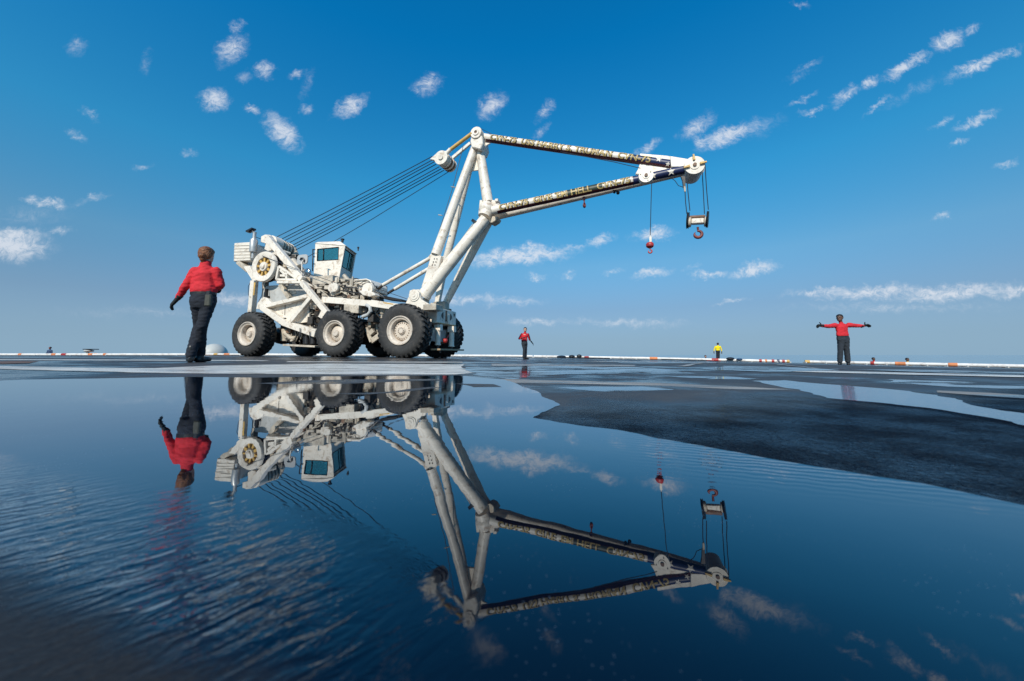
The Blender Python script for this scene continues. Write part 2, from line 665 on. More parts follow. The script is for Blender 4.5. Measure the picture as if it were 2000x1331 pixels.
EDGE = [(-90, 41), (-75, 40), (-29, 37), (0, 36), (16.5, 34), (24.9, 30), (31.4, 22), (42, 9)]


def edge_y(x):
    for a, b in zip(EDGE, EDGE[1:]):
        if x <= b[0]:
            t = (x - a[0]) / (b[0] - a[0])
            return a[1] + t * (b[1] - a[1])
    return EDGE[-1][1]


def deck_material(name, near_rough=.5):
    m = D.materials.new(name)
    m.use_nodes = True
    t = m.node_tree
    b = t.nodes['Principled BSDF']
    geo = nd(t, 'ShaderNodeNewGeometry')
    pos = geo.outputs['Position']
    n1 = noise_n(t, pos, .35, 5, .6, .5)
    n2 = noise_n(t, pos, 2.3, 6, .65, .6)
    n3 = noise_n(t, pos, 260, 2, .6)
    wet = mth(t, 'ADD', mth(t, 'MULTIPLY', n1.outputs['Fac'], .6), mth(t, 'MULTIPLY', n2.outputs['Fac'], .4))
    wet = ss(t, wet, .46, .56)
    sp = nd(t, 'ShaderNodeSeparateXYZ')
    lk(t, pos, sp.inputs[0])
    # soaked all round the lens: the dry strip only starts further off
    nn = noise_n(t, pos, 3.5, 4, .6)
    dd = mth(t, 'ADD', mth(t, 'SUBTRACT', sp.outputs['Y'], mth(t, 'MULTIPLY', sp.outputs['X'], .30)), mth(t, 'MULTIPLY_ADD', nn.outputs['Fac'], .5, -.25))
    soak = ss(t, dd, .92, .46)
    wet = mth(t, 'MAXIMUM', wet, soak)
    c = mixc(t, ss(t, n2.outputs['Fac'], .4, .65), (.036, .036, .038), (.072, .058, .046))
    c = mixc(t, mth(t, 'MULTIPLY', ss(t, n3.outputs['Fac'], .5, .75), .5), c, (.14, .13, .12))
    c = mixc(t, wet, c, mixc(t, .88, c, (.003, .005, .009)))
    lk(t, c, b.inputs['Base Color'])
    rg = nd(t, 'ShaderNodeMapRange')
    lk(t, wet, rg.inputs['Value'])
    rg.inputs['To Min'].default_value = .62
    rg.inputs['To Max'].default_value = .10
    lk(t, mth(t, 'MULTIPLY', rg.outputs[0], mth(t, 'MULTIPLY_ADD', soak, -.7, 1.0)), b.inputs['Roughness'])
    b.inputs['IOR'].default_value = 1.45
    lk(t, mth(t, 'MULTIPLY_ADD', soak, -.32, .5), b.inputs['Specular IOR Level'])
    vor = nd(t, 'ShaderNodeTexVoronoi')
    lk(t, pos, vor.inputs['Vector'])
    vor.inputs['Scale'].default_value = 330
    # low ridges left by the paint roller
    mp = nd(t, 'ShaderNodeMapping')
    lk(t, pos, mp.inputs['Vector'])
    mp.inputs['Scale'].default_value = (30, 150, 30)
    mp.inputs['Rotation'].default_value = (0, 0, math.radians(14))
    rd = noise_n(t, mp.outputs[0], 1.0, 3, .6, .6)
    h = mth(t, 'ADD', mth(t, 'MULTIPLY', vor.outputs['Distance'], -.5), mth(t, 'MULTIPLY', rd.outputs['Fac'], 1.3))
    bp = nd(t, 'ShaderNodeBump')
    bp.inputs['Strength'].default_value = 1.0
    bp.inputs['Distance'].default_value = .0011
    g1 = noise_n(t, pos, 150, 3, .6, .5)
    g2 = noise_n(t, pos, 42, 2, .5)
    gg = mth(t, 'ADD', mth(t, 'MULTIPLY', g1.outputs['Fac'], 9.0), mth(t, 'MULTIPLY', g2.outputs['Fac'], 7.0))
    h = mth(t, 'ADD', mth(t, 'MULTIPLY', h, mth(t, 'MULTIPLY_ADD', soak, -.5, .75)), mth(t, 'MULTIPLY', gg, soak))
    lk(t, h, bp.inputs['Height'])
    lk(t, bp.outputs[0], b.inputs['Normal'])
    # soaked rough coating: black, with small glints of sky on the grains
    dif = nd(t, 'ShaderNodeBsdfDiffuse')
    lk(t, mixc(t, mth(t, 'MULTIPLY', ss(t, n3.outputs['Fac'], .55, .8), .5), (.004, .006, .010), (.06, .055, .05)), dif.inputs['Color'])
    gl = nd(t, 'ShaderNodeBsdfGlossy')
    gl.inputs['Roughness'].default_value = .03
    lk(t, bp.outputs[0], gl.inputs['Normal'])
    gl.inputs['Color'].default_value = (.50, .78, 1.0, 1)
    lw = nd(t, 'ShaderNodeLayerWeight')
    lw.inputs['Blend'].default_value = .5
    lk(t, bp.outputs[0], lw.inputs['Normal'])
    fr = mth(t, 'POWER', lw.outputs['Facing'], 2.6)
    pat = noise_n(t, pos, 9, 4, .6)
    fr = mth(t, 'MULTIPLY', fr, mth(t, 'MULTIPLY_ADD', ss(t, pat.outputs['Fac'], .35, .68), .30, .10))
    mx = nd(t, 'ShaderNodeMixShader')
    lk(t, fr, mx.inputs[0])
    lk(t, dif.outputs[0], mx.inputs[1])
    lk(t, gl.outputs[0], mx.inputs[2])
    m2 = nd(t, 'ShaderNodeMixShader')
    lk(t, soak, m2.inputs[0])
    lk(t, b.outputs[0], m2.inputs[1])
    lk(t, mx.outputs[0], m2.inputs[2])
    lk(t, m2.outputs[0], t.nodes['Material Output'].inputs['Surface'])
    return m


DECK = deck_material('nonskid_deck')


def build_deck():
    xs = sorted(set([round(x, 3) for x in list(np.linspace(-90, -14, 30)) + list(np.linspace(-14, 14, 85)) + list(np.linspace(14, 42, 34))] + [e[0] for e in EDGE if e[0] <= 42]))
    ts = [-25, -18, -12, -8, -5, -3, -2, -1] + list(np.linspace(-.5, 8, 34)) + [9, 10, 11, 12, 13, 14, 15, 16, 17, 18, 20, 22, 24]
    rows = []
    vs = []
    for x in xs:
        ye = edge_y(x)
        ymax = ye
        ys = [y for y in ts if y < ymax - .6]
        k = len(ts) + 10 - len(ys)
        last = ys[-1]
        ys += [last + (ymax - last) * (i + 1) / k for i in range(k)]
        for y in ys:
            vs.append((x, y, deck_z(x, y)))
    nr = len(ts) + 10
    fs = []
    for i in range(len(xs) - 1):
        for j in range(nr - 1):
            a = i * nr + j
            fs.append((a, a + nr, a + nr + 1, a + 1))
    mb = MB()
    mb.add(vs, fs, 0, True)
    # the side of the deck edge
    for i in range(len(xs) - 1):
        a, b_ = vs[i * nr + nr - 1], vs[(i + 1) * nr + nr - 1]
        mb.add([a, b_, (b_[0], b_[1], b_[2] - 1.6), (a[0], a[1], a[2] - 1.6)], [(0, 3, 2, 1)], 0)
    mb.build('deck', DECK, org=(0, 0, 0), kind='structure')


build_deck()

# ------------------------------------------------------------------ sea
ms = D.materials.new('sea_water')
ms.use_nodes = True
t = ms.node_tree
b = t.nodes['Principled BSDF']
b.inputs['Base Color'].default_value = (.17, .29, .37, 1)
b.inputs['Roughness'].default_value = .12
b.inputs['IOR'].default_value = 1.33
bp = nd(t, 'ShaderNodeBump')
bp.inputs['Distance'].default_value = .05
n = noise_n(t, nd(t, 'ShaderNodeNewGeometry').outputs['Position'], .25, 4, .6)
lk(t, n.outputs['Fac'], bp.inputs['Height'])
lk(t, bp.outputs[0], b.inputs['Normal'])
mb = MB()
R = 45000
mb.add([(R * math.cos(i * math.pi / 32), R * math.sin(i * math.pi / 32), -18) for i in range(64)], [tuple(range(64))])
mb.build('sea', ms, org=(0, 0, 0), kind='structure')


# ------------------------------------------------------------------ water on the deck
def water_material(name, amp=1.0):
    m = D.materials.new(name)
    m.use_nodes = True
    t = m.node_tree
    b = t.nodes['Principled BSDF']
    pos = nd(t, 'ShaderNodeNewGeometry').outputs['Position']
    sp = nd(t, 'ShaderNodeSeparateXYZ')
    lk(t, pos, sp.inputs[0])
    X, Y = sp.outputs['X'], sp.outputs['Y']
    # floating specks and foam bits
    v = nd(t, 'ShaderNodeTexVoronoi')
    lk(t, pos, v.inputs['Vector'])
    v.inputs['Scale'].default_value = 330
    spk = mth(t, 'LESS_THAN', v.outputs['Distance'], .13)
    n5 = noise_n(t, pos, 9, 3, .5)
    spk = mth(t, 'MULTIPLY', spk, ss(t, n5.outputs['Fac'], .45, .62))
    vc = nd(t, 'ShaderNodeSeparateColor')
    lk(t, v.outputs['Color'], vc.inputs[0])
    spk = mth(t, 'MULTIPLY', spk, mth(t, 'GREATER_THAN', vc.outputs[0], .35))
    n6 = noise_n(t, pos, 30, 4, .6)
    base = mixc(t, n6.outputs['Fac'], (.0008, .003, .008), (.002, .005, .011))
    base = mixc(t, mth(t, 'MULTIPLY', spk, .4), base, (.16, .20, .24))
    # wind ripples, strong on the left and near the lens, calm in the middle
    wm = nd(t, 'ShaderNodeTexWave', wave_type='BANDS', bands_direction='X', wave_profile='SIN')
    mp = nd(t, 'ShaderNodeMapping')
    lk(t, pos, mp.inputs['Vector'])
    mp.inputs['Rotation'].default_value = (0, 0, math.radians(40.5))
    wm.inputs['Scale'].default_value = 23
    wm.inputs['Distortion'].default_value = 7.5
    wm.inputs['Detail'].default_value = 3
    wm.inputs['Detail Scale'].default_value = 1.6
    lk(t, mp.outputs[0], wm.inputs['Vector'])
    an = nd(t, 'ShaderNodeMapping')
    lk(t, mp.outputs[0], an.inputs['Vector'])
    an.inputs['Scale'].default_value = (1.0, .32, 1)
    chop = noise_n(t, an.outputs[0], 118, 3, .55, 1.2)
    left = ss(t, mth(t, 'SUBTRACT', mth(t, 'MULTIPLY', X, -1.0), mth(t, 'MULTIPLY', Y, .35)), -.05, .08)
    brk = noise_n(t, pos, 6, 3, .6)
    close = mth(t, 'MULTIPLY', ss(t, mth(t, 'MULTIPLY_ADD', X, .35, Y), .225, .11), mth(t, 'MULTIPLY_ADD', brk.outputs['Fac'], 1.6, -.25))
    mleft = mth(t, 'MULTIPLY', left, close)
    # ripples along the right hand bank
    wr = nd(t, 'ShaderNodeTexWave', wave_type='BANDS', bands_direction='Y', wave_profile='SIN')
    mp2 = nd(t, 'ShaderNodeMapping')
    lk(t, pos, mp2.inputs['Vector'])
    mp2.inputs['Rotation'].default_value = (0, 0, math.radians(20))
    wr.inputs['Scale'].default_value = 26
    wr.inputs['Distortion'].default_value = 4.0
    wr.inputs['Detail'].default_value = 2.5
    wr.inputs['Detail Scale'].default_value = 2.0
    lk(t, mp2.outputs[0], wr.inputs['Vector'])
    bank = mth(t, 'ADD', Y, mth(t, 'MULTIPLY', X, .28))
    mright = mth(t, 'MULTIPLY', ss(t, bank, .34, .46), ss(t, X, .10, .28))
    small = noise_n(t, pos, 95, 3, .55)
    mid = noise_n(t, pos, 16, 2, .5)
    h = mth(t, 'MULTIPLY', mth(t, 'ADD', mth(t, 'MULTIPLY', wm.outputs['Fac'], .4), mth(t, 'MULTIPLY', chop.outputs['Fac'], 3.8)), mleft)
    h = mth(t, 'ADD', h, mth(t, 'MULTIPLY', mth(t, 'MULTIPLY', small.outputs['Fac'], mth(t, 'ADD', mth(t, 'MULTIPLY_ADD', mleft, .35, .008), mth(t, 'MULTIPLY', ss(t, Y, .85, 1.5), .16))), .6))
    h = mth(t, 'ADD', h, mth(t, 'MULTIPLY', mth(t, 'MULTIPLY', wr.outputs['Fac'], mright), .25))
    h = mth(t, 'ADD', h, mth(t, 'MULTIPLY', mid.outputs['Fac'], .10))
    bp = nd(t, 'ShaderNodeBump')
    bp.inputs['Strength'].default_value = 1.0
    bp.inputs['Distance'].default_value = .0011 * amp
    # lower left corner: the deck rises through the film, rougher and darker, with a soft edge
    n7 = noise_n(t, pos, 24, 5, .6)
    cor = mth(t, 'SUBTRACT', mth(t, 'SUBTRACT', .108, mth(t, 'MULTIPLY', X, .35)), Y)
    cor = ss(t, mth(t, 'ADD', cor, mth(t, 'MULTIPLY_ADD', n7.outputs['Fac'], .05, -.025)), -.012, .022)
    cor = mth(t, 'MULTIPLY', cor, ss(t, X, -.045, -.10))
    gr = noise_n(t, pos, 420, 3, .6)
    h = mth(t, 'MULTIPLY', h, mth(t, 'MULTIPLY_ADD', cor, -.75, 1.0))
    h = mth(t, 'ADD', h, mth(t, 'MULTIPLY', mth(t, 'MULTIPLY', gr.outputs['Fac'], cor), .35))
    lk(t, h, bp.inputs['Height'])
    # water film: black below, mirror above, growing with the slant of the view
    dif = nd(t, 'ShaderNodeBsdfDiffuse')
    lk(t, mixc(t, mth(t, 'MULTIPLY', cor, .8), base, mixc(t, gr.outputs['Fac'], (.006, .009, .013), (.05, .045, .04))), dif.inputs['Color'])
    gl = nd(t, 'ShaderNodeBsdfGlossy')
    gl.inputs['Color'].default_value = (.93, .96, 1.0, 1)
    lk(t, mth(t, 'ADD', mth(t, 'MULTIPLY_ADD', spk, .4, .002), mth(t, 'MULTIPLY', cor, .30)), gl.inputs['Roughness'])
    lk(t, bp.outputs[0], gl.inputs['Normal'])
    lw = nd(t, 'ShaderNodeLayerWeight')
    lw.inputs['Blend'].default_value = .5
    lk(t, bp.outputs[0], lw.inputs['Normal'])
    fr = mth(t, 'POWER', lw.outputs['Facing'], 3.15)
    fr = mth(t, 'MULTIPLY', mth(t, 'MULTIPLY_ADD', fr, .97, .012), mth(t, 'MULTIPLY_ADD', cor, -.80, 1.0))
    mx = nd(t, 'ShaderNodeMixShader')
    lk(t, fr, mx.inputs[0])
    lk(t, dif.outputs[0], mx.inputs[1])
    lk(t, gl.outputs[0], mx.inputs[2])
    lk(t, mx.outputs[0], t.nodes['Material Output'].inputs['Surface'])
    t.nodes.remove(b)
    return m


WATER = water_material('puddle_water')


def broken_film():
    m = WATER.copy()
    m.name = 'broken_water_film'
    t = m.node_tree
    pos = nd(t, 'ShaderNodeNewGeometry').outputs['Position']
    mp = nd(t, 'ShaderNodeMapping')
    lk(t, pos, mp.inputs['Vector'])
    mp.inputs['Scale'].default_value = (.5, 1.6, 1)
    mp.inputs['Rotation'].default_value = (0, 0, math.radians(12))
    n = noise_n(t, mp.outputs[0], 3.2, 8, .7, .8)
    o_ = t.nodes['Material Output']
    src = o_.inputs['Surface'].links[0].from_socket
    tr = nd(t, 'ShaderNodeBsdfTransparent')
    mx = nd(t, 'ShaderNodeMixShader')
    lk(t, ss(t, n.outputs['Fac'], .43, .50), mx.inputs[0])
    lk(t, tr.outputs[0], mx.inputs[1])
    lk(t, src, mx.inputs[2])
    lk(t, mx.outputs[0], o_.inputs['Surface'])
    return m


FILM = broken_film()


def rough_outline(pts, step, jit, seed=0, keep=None):
    out_ = []
    n = len(pts)
    for i in range(n):
        a, b_ = Vector(pts[i]), Vector(pts[(i + 1) % n])
        L_ = (b_ - a).length
        k = max(1, min(90, int(L_ / step(a.lerp(b_, .5)))))
        for j in range(k):
            p = a.lerp(b_, j / k)
            s = step(p)
            dd = max(.05, math.hypot(p.x, p.y))
            q = mnoise.noise_vector(Vector((p.x / dd * 7, math.log(dd) * 7, seed))) * .030 + mnoise.noise_vector(Vector((p.x / dd * 24, math.log(dd) * 24, seed + 9))) * .012
            amt = jit * dd
            out_.append(Vector((p.x + q.x * amt, p.y + q.y * amt, 0)))
    return out_


def sheet(name, pts, m, lift, kind='structure', step=None, jit=.8, seed=1, level=None):
    step = step or (lambda p: max(.006, .018 * math.hypot(p[0], p[1])))
    o2 = rough_outline([(p[0], p[1], 0) for p in pts], step, jit, seed)
    bm = bmesh.new()
    vs = [bm.verts.new((p.x, p.y, 0)) for p in o2]
    f = bm.faces.new(vs)
    if level is None:
        ext = max(p.x for p in o2) - min(p.x for p in o2)
    bmesh.ops.triangulate(bm, faces=[f])
    if level is None:
        for _ in range(3):
            es = [e for e in bm.edges if e.calc_length() > max(.5, .09 * math.hypot(*e.verts[0].co.xy))]
            if not es:
                break
            bmesh.ops.subdivide_edges(bm, edges=es, cuts=1, use_grid_fill=False)
            bmesh.ops.triangulate(bm, faces=bm.faces[:])
    for v in bm.verts:
        r_ = math.hypot(v.co.x, v.co.y)
        far_ = min(1, max(0, (r_ - 1.8) / 1.6))
        v.co.z = level if level is not None else deck_z(v.co.x, v.co.y) + lift * (.12 + .88 * far_)
    bmesh.ops.recalc_face_normals(bm, faces=bm.faces)
    if sum(f.normal.z for f in bm.faces) < 0:
        bmesh.ops.reverse_faces(bm, faces=bm.faces[:])
    me = D.meshes.new(name)
    bm.to_mesh(me)
    bm.free()
    me.materials.append(m)
    o = link(name, me)
    o['kind'] = kind
    return o


def sheet_px(name, pxs, m, lift, **kw):
    return sheet(name, [on_deck(x, y)[:2] for x, y in pxs], m, lift, **kw)


main = [(-500, 742), (0, 742), (200, 740), (370, 737), (500, 738), (620, 736), (760, 735), (900, 734), (985, 742), (1045, 766), (1092, 792), (1056, 806), (1046, 817),
        (1100, 827), (1200, 840), (1300, 858), (1420, 883), (1600, 912), (1800, 948), (2000, 990), (2300, 1060)]
pts = [on_deck(x, y)[:2] for x, y in main]
pts += [(.9, -.3), (.4, -.7), (-.15, -.6)]
pts += [(-.6, -.5), (-1.2, .0), (-2.2, .6)]
sheet('puddle_water', pts, WATER, 0, level=0.0, jit=.55, seed=3)

# thin films of water further off
films = [
    [(1475, 746), (1530, 743), (1640, 752), (1760, 764), (1880, 784), (2010, 815), (2160, 850), (2160, 862), (2010, 834), (1860, 806), (1740, 790), (1640, 779), (1560, 764)],
    [(905, 719), (1050, 716), (1240, 718), (1330, 725), (1180, 731), (1060, 733), (1000, 741), (935, 735)],
    [(1400, 716), (1560, 719), (1650, 726), (1500, 728), (1380, 723)],
    [(1700, 741), (1850, 745), (2060, 754), (2060, 765), (1870, 757), (1740, 748)],
    [(1080, 757), (1250, 755), (1310, 761), (1180, 766)],
    [(1300, 735), (1440, 737), (1500, 741), (1380, 742)],
    [(1150, 706), (1330, 707), (1420, 710), (1250, 711)],
    [(1240, 726), (1330, 727), (1370, 731), (1280, 731)],
    [(1650, 722), (1900, 726), (2100, 731), (2100, 734), (1850, 730)]]
for i, fpx in enumerate(films):
    sheet_px('wet_patch', fpx, FILM if i else WATER, .0055 if i in (1, 2, 5, 7, 8, 9) else .0035, seed=10 + i, jit=1.1, step=lambda p: max(.012, .02 * math.hypot(p[0], p[1])), level=-.0001 if i == 0 else None)
# low bumps of the deck that stand out of the big puddle
for i, fpx in enumerate([[(500, 750), (600, 744), (720, 741), (840, 741), (860, 744), (740, 748), (620, 751)],
                         [(650, 770), (760, 765), (840, 757), (870, 757), (800, 764), (720, 771)],
                         [(880, 750), (960, 752), (985, 757), (930, 757)],
                         ]):
    sheet_px('deck_ridge', fpx, DECK, .0, seed=30 + i, jit=.9, level=.0002 + i * .00005, step=lambda p: max(.02, .03 * math.hypot(p[0], p[1])))

# painted lines
def worn_paint(name, c1, c2, cover):
    m = D.materials.new(name)
    m.use_nodes = True
    t = m.node_tree
    b = t.nodes['Principled BSDF']
    pos = nd(t, 'ShaderNodeNewGeometry').outputs['Position']
    mp = nd(t, 'ShaderNodeMapping')
    lk(t, pos, mp.inputs['Vector'])
    mp.inputs['Scale'].default_value = (1.2, 9, 1)
    mp.inputs['Rotation'].default_value = (0, 0, math.radians(6))
    n1 = noise_n(t, mp.outputs[0], 1.3, 7, .68, .8)
    n2 = noise_n(t, pos, 2.2, 5, .6, .4)
    n3 = noise_n(t, pos, 180, 2, .5)
    c = mixc(t, ss(t, n2.outputs['Fac'], .35, .65), c1, c2)
    c = mixc(t, ss(t, n1.outputs['Fac'], cover - .06, cover + .05), c, (.045, .043, .042))
    c = mixc(t, mth(t, 'MULTIPLY', ss(t, n3.outputs['Fac'], .5, .7), .4), c, (.2, .18, .16))
    lk(t, c, b.inputs['Base Color'])
    w = nd(t, 'ShaderNodeMapRange')
    lk(t, ss(t, n1.outputs['Fac'], .50, .62), w.inputs['Value'])
    w.inputs['To Min'].default_value = .5
    w.inputs['To Max'].default_value = .10
    lk(t, w.outputs[0], b.inputs['Roughness'])
    bp = nd(t, 'ShaderNodeBump')
    bp.inputs['Distance'].default_value = .0008
    lk(t, n3.outputs['Fac'], bp.inputs['Height'])
    lk(t, bp.outputs[0], b.inputs['Normal'])
    return m


PAINT = worn_paint('worn_white_deck_paint', (.74, .70, .62), (.54, .50, .44), .565)
PAINT2 = worn_paint('worn_tan_deck_paint', (.40, .35, .29), (.26, .22, .18), .53)
RUSTY = mat('rusty_deck_stain', (.16, .075, .035), .6, vary=.4, vscale=2)
lines = [
    ([(-200, 714), (0, 716), (160, 719), (300, 720), (420, 715), (640, 711), (905, 712), (900, 719), (930, 728), (890, 732), (700, 732), (500, 731), (300, 729), (150, 726), (0, 721), (-200, 720)], PAINT, .002),
    ([(-100, 702), (400, 703.6), (520, 704.4), (520, 705.8), (400, 705.3), (-100, 703.6)], PAINT, .002),
    ([(560, 706.5), (900, 707.5), (900, 709), (560, 708)], PAINT, .002),
    ([(975, 741), (1150, 745), (1300, 749), (1450, 756), (1560, 762), (1440, 761), (1290, 754), (1120, 750), (985, 748)], PAINT2, .0022),
    ([(960, 711.5), (1240, 714), (1240, 716.5), (960, 716)], PAINT2, .002),
    ([(1545, 724), (1750, 729), (2150, 738), (2150, 742), (1740, 732), (1550, 727)], PAINT, .002),
    ([(1820, 763), (1930, 768), (2100, 779), (2100, 785), (1950, 776), (1830, 767)], PAINT2, .0025),
    ([(1316, 717), (1372, 709), (1380, 709), (1335, 717)], PAINT2, .002),
    ([(1520, 712), (1600, 721), (1588, 721), (1510, 712)], PAINT2, .002),
    ([(-10, 707), (30, 706), (66, 707), (60, 710), (0, 712), (-30, 710)], RUSTY, .002),
]
for i, (lp, m_, lf) in enumerate(lines):
    sheet_px('painted_line' if m_ is not RUSTY else 'rust_stain', lp, m_, lf + .0006 + .0003 * i, seed=50 + i, jit=.35, step=lambda p: max(.05, .05 * math.hypot(p[0], p[1])))

# ------------------------------------------------------------------ crane frame: s forward, t to the far side
UU = Vector((.956, -.292, 0)).normalized()
WW = Vector((.292, .956, 0)).normalized()
ZZ = Vector((0, 0, 1))
OO = Vector((-10.31, 14.1, 0))


def L(s, t_, z):
    return OO + UU * s + WW * t_ + ZZ * z


def P(px, py, t_):
    """the point of the lengthwise plane t of the crane seen at this picture point"""
    d = ray(px, py)
    k = (OO.dot(WW) + t_ - CAMP.dot(WW)) / d.dot(WW)
    return CAMP + d * k


def pxm(px, py, t_):
    """metres per picture pixel there"""
    d = ray(px, py)
    k = (OO.dot(WW) + t_) / d.dot(WW)
    return k / F_PX


crane = thing('mobile_crane', 'huge white six-wheeled flight deck crane with a long lettered boom', 'crane', L(3.4, 1.6, .03))
NB = -WW   # towards the near side

# ---- wheels
TREAD_N = 30


RIMP = mat('wheel_cream_paint', (.66, .57, .47), .5, vary=.2, vscale=2.2, dirt=(.26, .18, .13), dirt_amt=.6, bump=.002, bscale=18)


def wheel(c, R, Wd, rim_r, near=True, hub_bolts=False):
    """c: centre of the outer face"""
    out_ = NB if near else WW
    inn = -out_
    w = MB()
    prof = [(rim_r, .03), (rim_r * 1.10, .012), (R * .72, -.03), (R * .86, -.02), (R * .925, .03), (R * .94, .07), (R * .94, Wd - .07), (R * .925, Wd - .03), (R * .86, Wd + .02), (R * .7, Wd + .03), (rim_r, Wd)]
    w.lathe(c, inn, prof, 48, 0, True)
    wh = w.build('wheel', TYRE, crane)
    w = MB()
    a, s, u = frame_of(inn)
    for k in range(TREAD_N):
        for half in (0, 1):
            th0 = 2 * math.pi * (k + .5 * half) / TREAD_N
            vb = []
            for (d, rr, dth) in ((.005, R * .90, .0), (.06, R * .985, .01), (Wd * .26, R, .06), (Wd * .47, R, .13)):
                dd = d if half == 0 else Wd - d
                for sg in (-1, 1):
                    th = th0 + dth * 1.2 + sg * .052
                    for r2 in (rr * .955, rr):
                        vb.append(c + a * dd + (s * math.cos(th) + u * math.sin(th)) * r2)
            fs = []
            for q in range(3):
                i0 = q * 4
                fs += [(i0, i0 + 1, i0 + 5, i0 + 4), (i0 + 2, i0 + 6, i0 + 7, i0 + 3), (i0 + 1, i0 + 3, i0 + 7, i0 + 5)]
            fs += [(0, 2, 3, 1), (12, 13, 15, 14)]
            w.add(vb, fs)
    w.build('tread', TYRE, wh, kind='stuff')
    r = MB()
    r.lathe(c, inn, [(rim_r * 1.04, .02), (rim_r * 1.03, -.02), (rim_r * .97, -.025), (rim_r * .93, .01), (rim_r * .86, .03), (rim_r * .80, .035), (rim_r * .76, .06), (rim_r * .74, .30), (rim_r * .3, .31)], 40, 0, True)
    r.build('rim', RIMP, wh)
    h = MB()
    if hub_bolts:
        h.lathe(c, inn, [(rim_r * .72, .30), (rim_r * .70, .20), (rim_r * .64, .16), (rim_r * .30, .14), (rim_r * .26, .09), (rim_r * .22, .07), (.001, .07)], 32, 0, True)
        for k in range(20):
            th = 2 * math.pi * k / 20
            q = c + (s * math.cos(th) + u * math.sin(th)) * rim_r * .56
            h.tube(q + inn * .18, q + inn * .13, .016, n=6, mi=1)
        for k in range(10):
            th = 2 * math.pi * k / 10
            q = c + (s * math.cos(th) + u * math.sin(th)) * rim_r * .20
            h.tube(q + inn * .09, q + inn * .05, .014, n=6, mi=1)
    else:
        h.lathe(c, inn, [(rim_r * .66, .30), (rim_r * .64, .20), (rim_r * .56, .16), (rim_r * .28, .13), (rim_r * .26, .08), (rim_r * .21, .06), (.001, .06)], 32, 0, True)
    h.build('hub', [RIMP, BROWNM], wh)
    return wh


RAD = {}
for nm, (px, py, top, bot) in dict(rear=(494, 653, 609, 696.5), middle=(662, 651, 605, 698.5), front=(789, 646, 592, 699.5)).items():
    s0 = P(px, py, .25)
    sc_ = pxm(px, py, .25)
    zb = deck_z(s0.x, s0.y)
    Rr = (bot - top) / 2 * sc_
    RAD[nm] = ((s0 - OO).dot(UU), Rr, zb)
WD = .62
TRK = 3.2
for nm, bolts in (('rear', False), ('middle', False), ('front', True)):
    s_, Rr, zb = RAD[nm]
    rim_r = Rr * .51
    c_ = L(s_, 0, 0)
    wheel(L(s_, 0, Rr + deck_z(*L(s_, .3, 0)[:2]) - .015), Rr, WD, rim_r, True, bolts)
    wheel(L(s_, TRK, Rr + deck_z(*L(s_, TRK - .3, 0)[:2]) - .015), Rr, WD, rim_r, False, bolts)
    ax = MB()
    zc = Rr + zb - .015
    ax.tube(L(s_, .5, zc), L(s_, TRK - .5, zc), .16, n=14)
    ax.lathe(L(s_, TRK / 2 - .35, zc), WW, [(.1, 0), (.34, .12), (.38, .35), (.34, .58), (.1, .7)], 18, 0, True)
    ax.build('axle', DARKM, crane)


def B(name, a, b_, wpx, mat_=None, depth=None, parent=None, bevel=.012, w1=None):
    """beam between two picture points (px, py, t), wpx high in the picture, depth metres across"""
    p0, p1 = P(*a), P(*b_)
    h0 = wpx * pxm(*a)
    h1 = (w1 or wpx) * pxm(*b_)
    m_ = MB()
    d = depth or h0
    m_.beam(p0, p1, d, h0, WW, 0, d, h1)
    return m_.build(name, mat_ or WHITE, parent or crane, bevel=bevel)


def T(name, a, b_, wpx, mat_=None, w1=None, n=18, parent=None):
    m_ = MB()
    m_.tube(P(*a), P(*b_), wpx / 2 * pxm(*a), (w1 or wpx) / 2 * pxm(*b_), n)
    return m_.build(name, mat_ or WHITE, parent or crane)


def plate(name, pts_, t0, thick, mat_=None, parent=None, bevel=.01):
    m_ = MB()
    m_.prism([P(x, y, t0) for x, y in pts_], WW * thick)
    return m_.build(name, mat_ or WHITE, parent or crane, bevel=bevel)


# ---- chassis
B('chassis_rail', (632, 586, .55), (728, 594, .55), 12, depth=.22)
B('chassis_rail', (727, 593, .50), (800, 604, .50), 13, depth=.22)
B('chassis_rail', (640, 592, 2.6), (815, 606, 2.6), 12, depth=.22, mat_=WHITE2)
plate('label_strip', [(749, 590.5), (768, 593.5), (767.7, 595.5), (748.7, 592.6)], .384, .01, YELLOW, bevel=0)
B('cross_member', (728, 590, .5), (728, 590, 2.7), 14, depth=.3) if False else None
m_ = MB()
for s_ in (1.0, 2.4, 3.6, 5.2, 6.6):
    m_.box(L(s_, 1.6, 1.45), .25, 2.2, .28, UU, WW, ZZ)
m_.box(L(3.6, 1.6, 1.1), 6.4, 1.3, .5, UU, WW, ZZ)
m_.build('belly_frame', DARKM, crane, bevel=.01)
# lower frame
B('rear_post', (497, 549, .62), (491.5, 612, .62), 10, depth=.22)
plate('post_stripe', [(496, 552), (499, 552), (496.4, 577), (494.2, 577)], .49, .012, YELLOW, bevel=0)
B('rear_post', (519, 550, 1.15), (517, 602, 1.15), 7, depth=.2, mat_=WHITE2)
plate('gusset_plate', [(503, 592), (513, 580), (522, 583), (530, 592), (526, 600), (517, 605), (500, 604)], .50, .14)
B('frame_diagonal', (515, 601, .50), (560, 633, .50), 11, depth=.26)
B('frame_diagonal', (556, 631, .48), (620, 652, .48), 11, depth=.26, w1=15)
B('frame_beam', (523, 598.5, .44), (606, 578, .44), 7.5, depth=.18)
B('frame_brace', (608, 582, .40), (569, 629, .40), 8.5, depth=.16)
B('frame_brace', (591, 553, .36), (640, 612, .36), 9.5, depth=.2)
B('frame_brace', (637, 606, .46), (629, 622, .46), 12, depth=.2)
